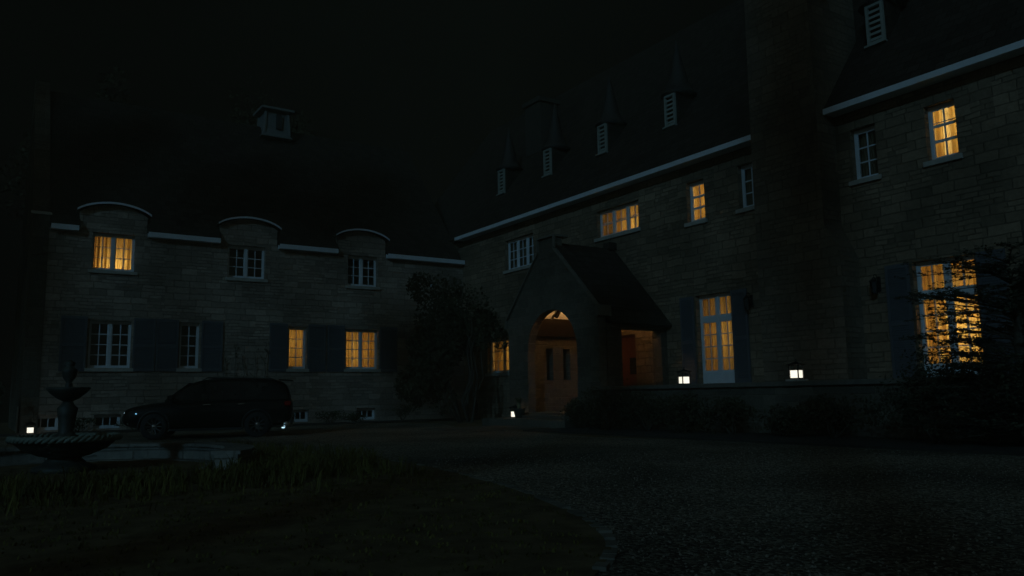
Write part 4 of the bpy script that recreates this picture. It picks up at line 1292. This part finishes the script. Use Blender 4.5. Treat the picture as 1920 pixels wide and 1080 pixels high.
# loose stones on the drive
r = np.random.default_rng(141)
ico = np.array([(0, 0, 1), (.9, 0, .1), (.2, .8, 0), (-.8, .4, .1), (-.6, -.7, 0), (.4, -.9, .1), (0, 0, -1)])
icf = [(0, 1, 2), (0, 2, 3), (0, 3, 4), (0, 4, 5), (0, 5, 1), (6, 2, 1), (6, 3, 2), (6, 4, 3), (6, 5, 4), (6, 1, 5)]
pm2 = MB()
n_ = 0
while n_ < 5200:
    d_ = r.uniform(3.6, 13.5); lat = r.uniform(-.1, .72) * d_
    x = d_ * fw.x / math.cos(pitch) + lat * rt.x; y = d_ * fw.y / math.cos(pitch) + lat * rt.y
    if x > 12.4 or inside(x, y): continue
    s_ = r.uniform(.006, .015)
    a = r.uniform(0, 6.28); ca, sa = math.cos(a), math.sin(a)
    v = ico * (s_, s_ * r.uniform(.6, 1), s_ * r.uniform(.45, .8)) * r.uniform(.75, 1.2, size=(7, 1))
    pm2.add(np.stack([x + v[:, 0] * ca - v[:, 1] * sa, y + v[:, 0] * sa + v[:, 1] * ca, .006 + s_ * .3 + v[:, 2]], 1), icf)
    n_ += 1
PEB, n0, b0, o0 = mat_new("pebbles")
oi = N(n0, "ShaderNodeTexCoord"); vz = N(n0, "ShaderNodeTexVoronoi", Scale=30.0)
n0.links.new(oi.outputs["Object"], vz.inputs["Vector"])
rp0 = N(n0, "ShaderNodeValToRGB"); rp0.color_ramp.elements[0].color = (0.10, 0.085, 0.065, 1); rp0.color_ramp.elements[1].color = (0.38, 0.33, 0.25, 1)
sp0 = N(n0, "ShaderNodeSeparateColor"); n0.links.new(vz.outputs["Color"], sp0.inputs[0]); n0.links.new(sp0.outputs[0], rp0.inputs["Fac"])
n0.links.new(rp0.outputs[0], b0.inputs["Base Color"]); b0.inputs["Roughness"].default_value = .9
tag(pm2.build("gravel", PEB), kind="stuff")

# ------------------------------------------------------------------ trees round the house
BG = "tall dark trees behind the house"
for i, (x, y, h, rad, lb) in enumerate([
        (-3.5, 36.0, 15, 4.0, "tall dark tree left of the wing, nearest its corner"),
        (-10.0, 43.0, 18, 5.5, "broad dark tree far left of the wing"),
        (4.5, 45.5, 19, 4.2, "dark tree behind the left half of the wing roof"),
        (13.5, 46.0, 20, 4.5, "dark tree rising behind the cupola")]):
    tree((x, y, 0), h, rad, 9000, 200 + i, lb, group=BG, size=.30, clumps=40, cr=.3)
shrub((-0.1, 30.6, 0), (.75, .7, 1.0), 1500, 210, "dark bush beside the wing's left corner", LEAF, size=.12)

# ------------------------------------------------------------------ room lamps
for i, (p, e) in enumerate(LAMPS):
    l = bpy.data.lights.new("room_lamp", 'POINT'); l.energy = e * 1.05; l.color = (1.0, 0.71, 0.27); l.shadow_soft_size = 0.12
    o = bpy.data.objects.new("room_lamp", l); o.location = p; COL.objects.link(o)

# ------------------------------------------------------------------ added out-of-view trees, placed to shade chimney, porch and wing from the moon
r = np.random.default_rng(300)
WV = []
wt_ = MB()
for (x, y, z0, z1, rad, n_) in [(-15.4, -13.0, 15.5, 34, 1.9, 1200), (-16.4, -7.5, 15.5, 22, 1.05, 1900), (-16.9, 5.3, 14, 23.5, 2.0, 900),
                                (-31.1, 6.8, 15, 33, 1.9, 4200), (-31.6, 10.6, 15, 33, 2.2, 4200), (-22.0, 5.3, 22, 32, 2.6, 900), (-27.0, 5.3, 22.3, 32, 2.4, 650)]:
    c = (x, y, (z0 + z1) / 2)
    WV.append(crown_points(c, (rad, rad, (z1 - z0) / 2), n_, r, 100 if z1 == 34 else 30, .22 if z1 == 34 else .34))
    wt_.tube(limb((x, y, -.2), (x, y, z1 - 1), r, 6, .004), [.3, .27, .24, .2, .14, .05], 8)
WL = leaf_faces(np.concatenate(WV), .5, r)
wo = leaf_obj("shade_trees", WL, LEAFD)
tag(wo, kind="stuff")
wk = wt_.build("shade_tree_trunks", BARK, wo)
wk["kind"] = "stuff"

# ------------------------------------------------------------------ thin scattering volume, added to lift the blacks
hz, hn, hb, ho = mat_new("black_lift_haze")
hn.nodes.remove(hb)
pv_ = hn.nodes.new("ShaderNodeVolumePrincipled")
pv_.inputs["Color"].default_value = (0.95, 0.78, 0.50, 1)
pv_.inputs["Density"].default_value = 0.0035
pv_.inputs["Anisotropy"].default_value = 0.0
hn.links.new(pv_.outputs[0], ho.inputs["Volume"])
hb_ = MB().box(-46, -36, -1.6, 34, 52, 36)
tag(hb_.build("black_lift_haze", hz), kind="stuff")
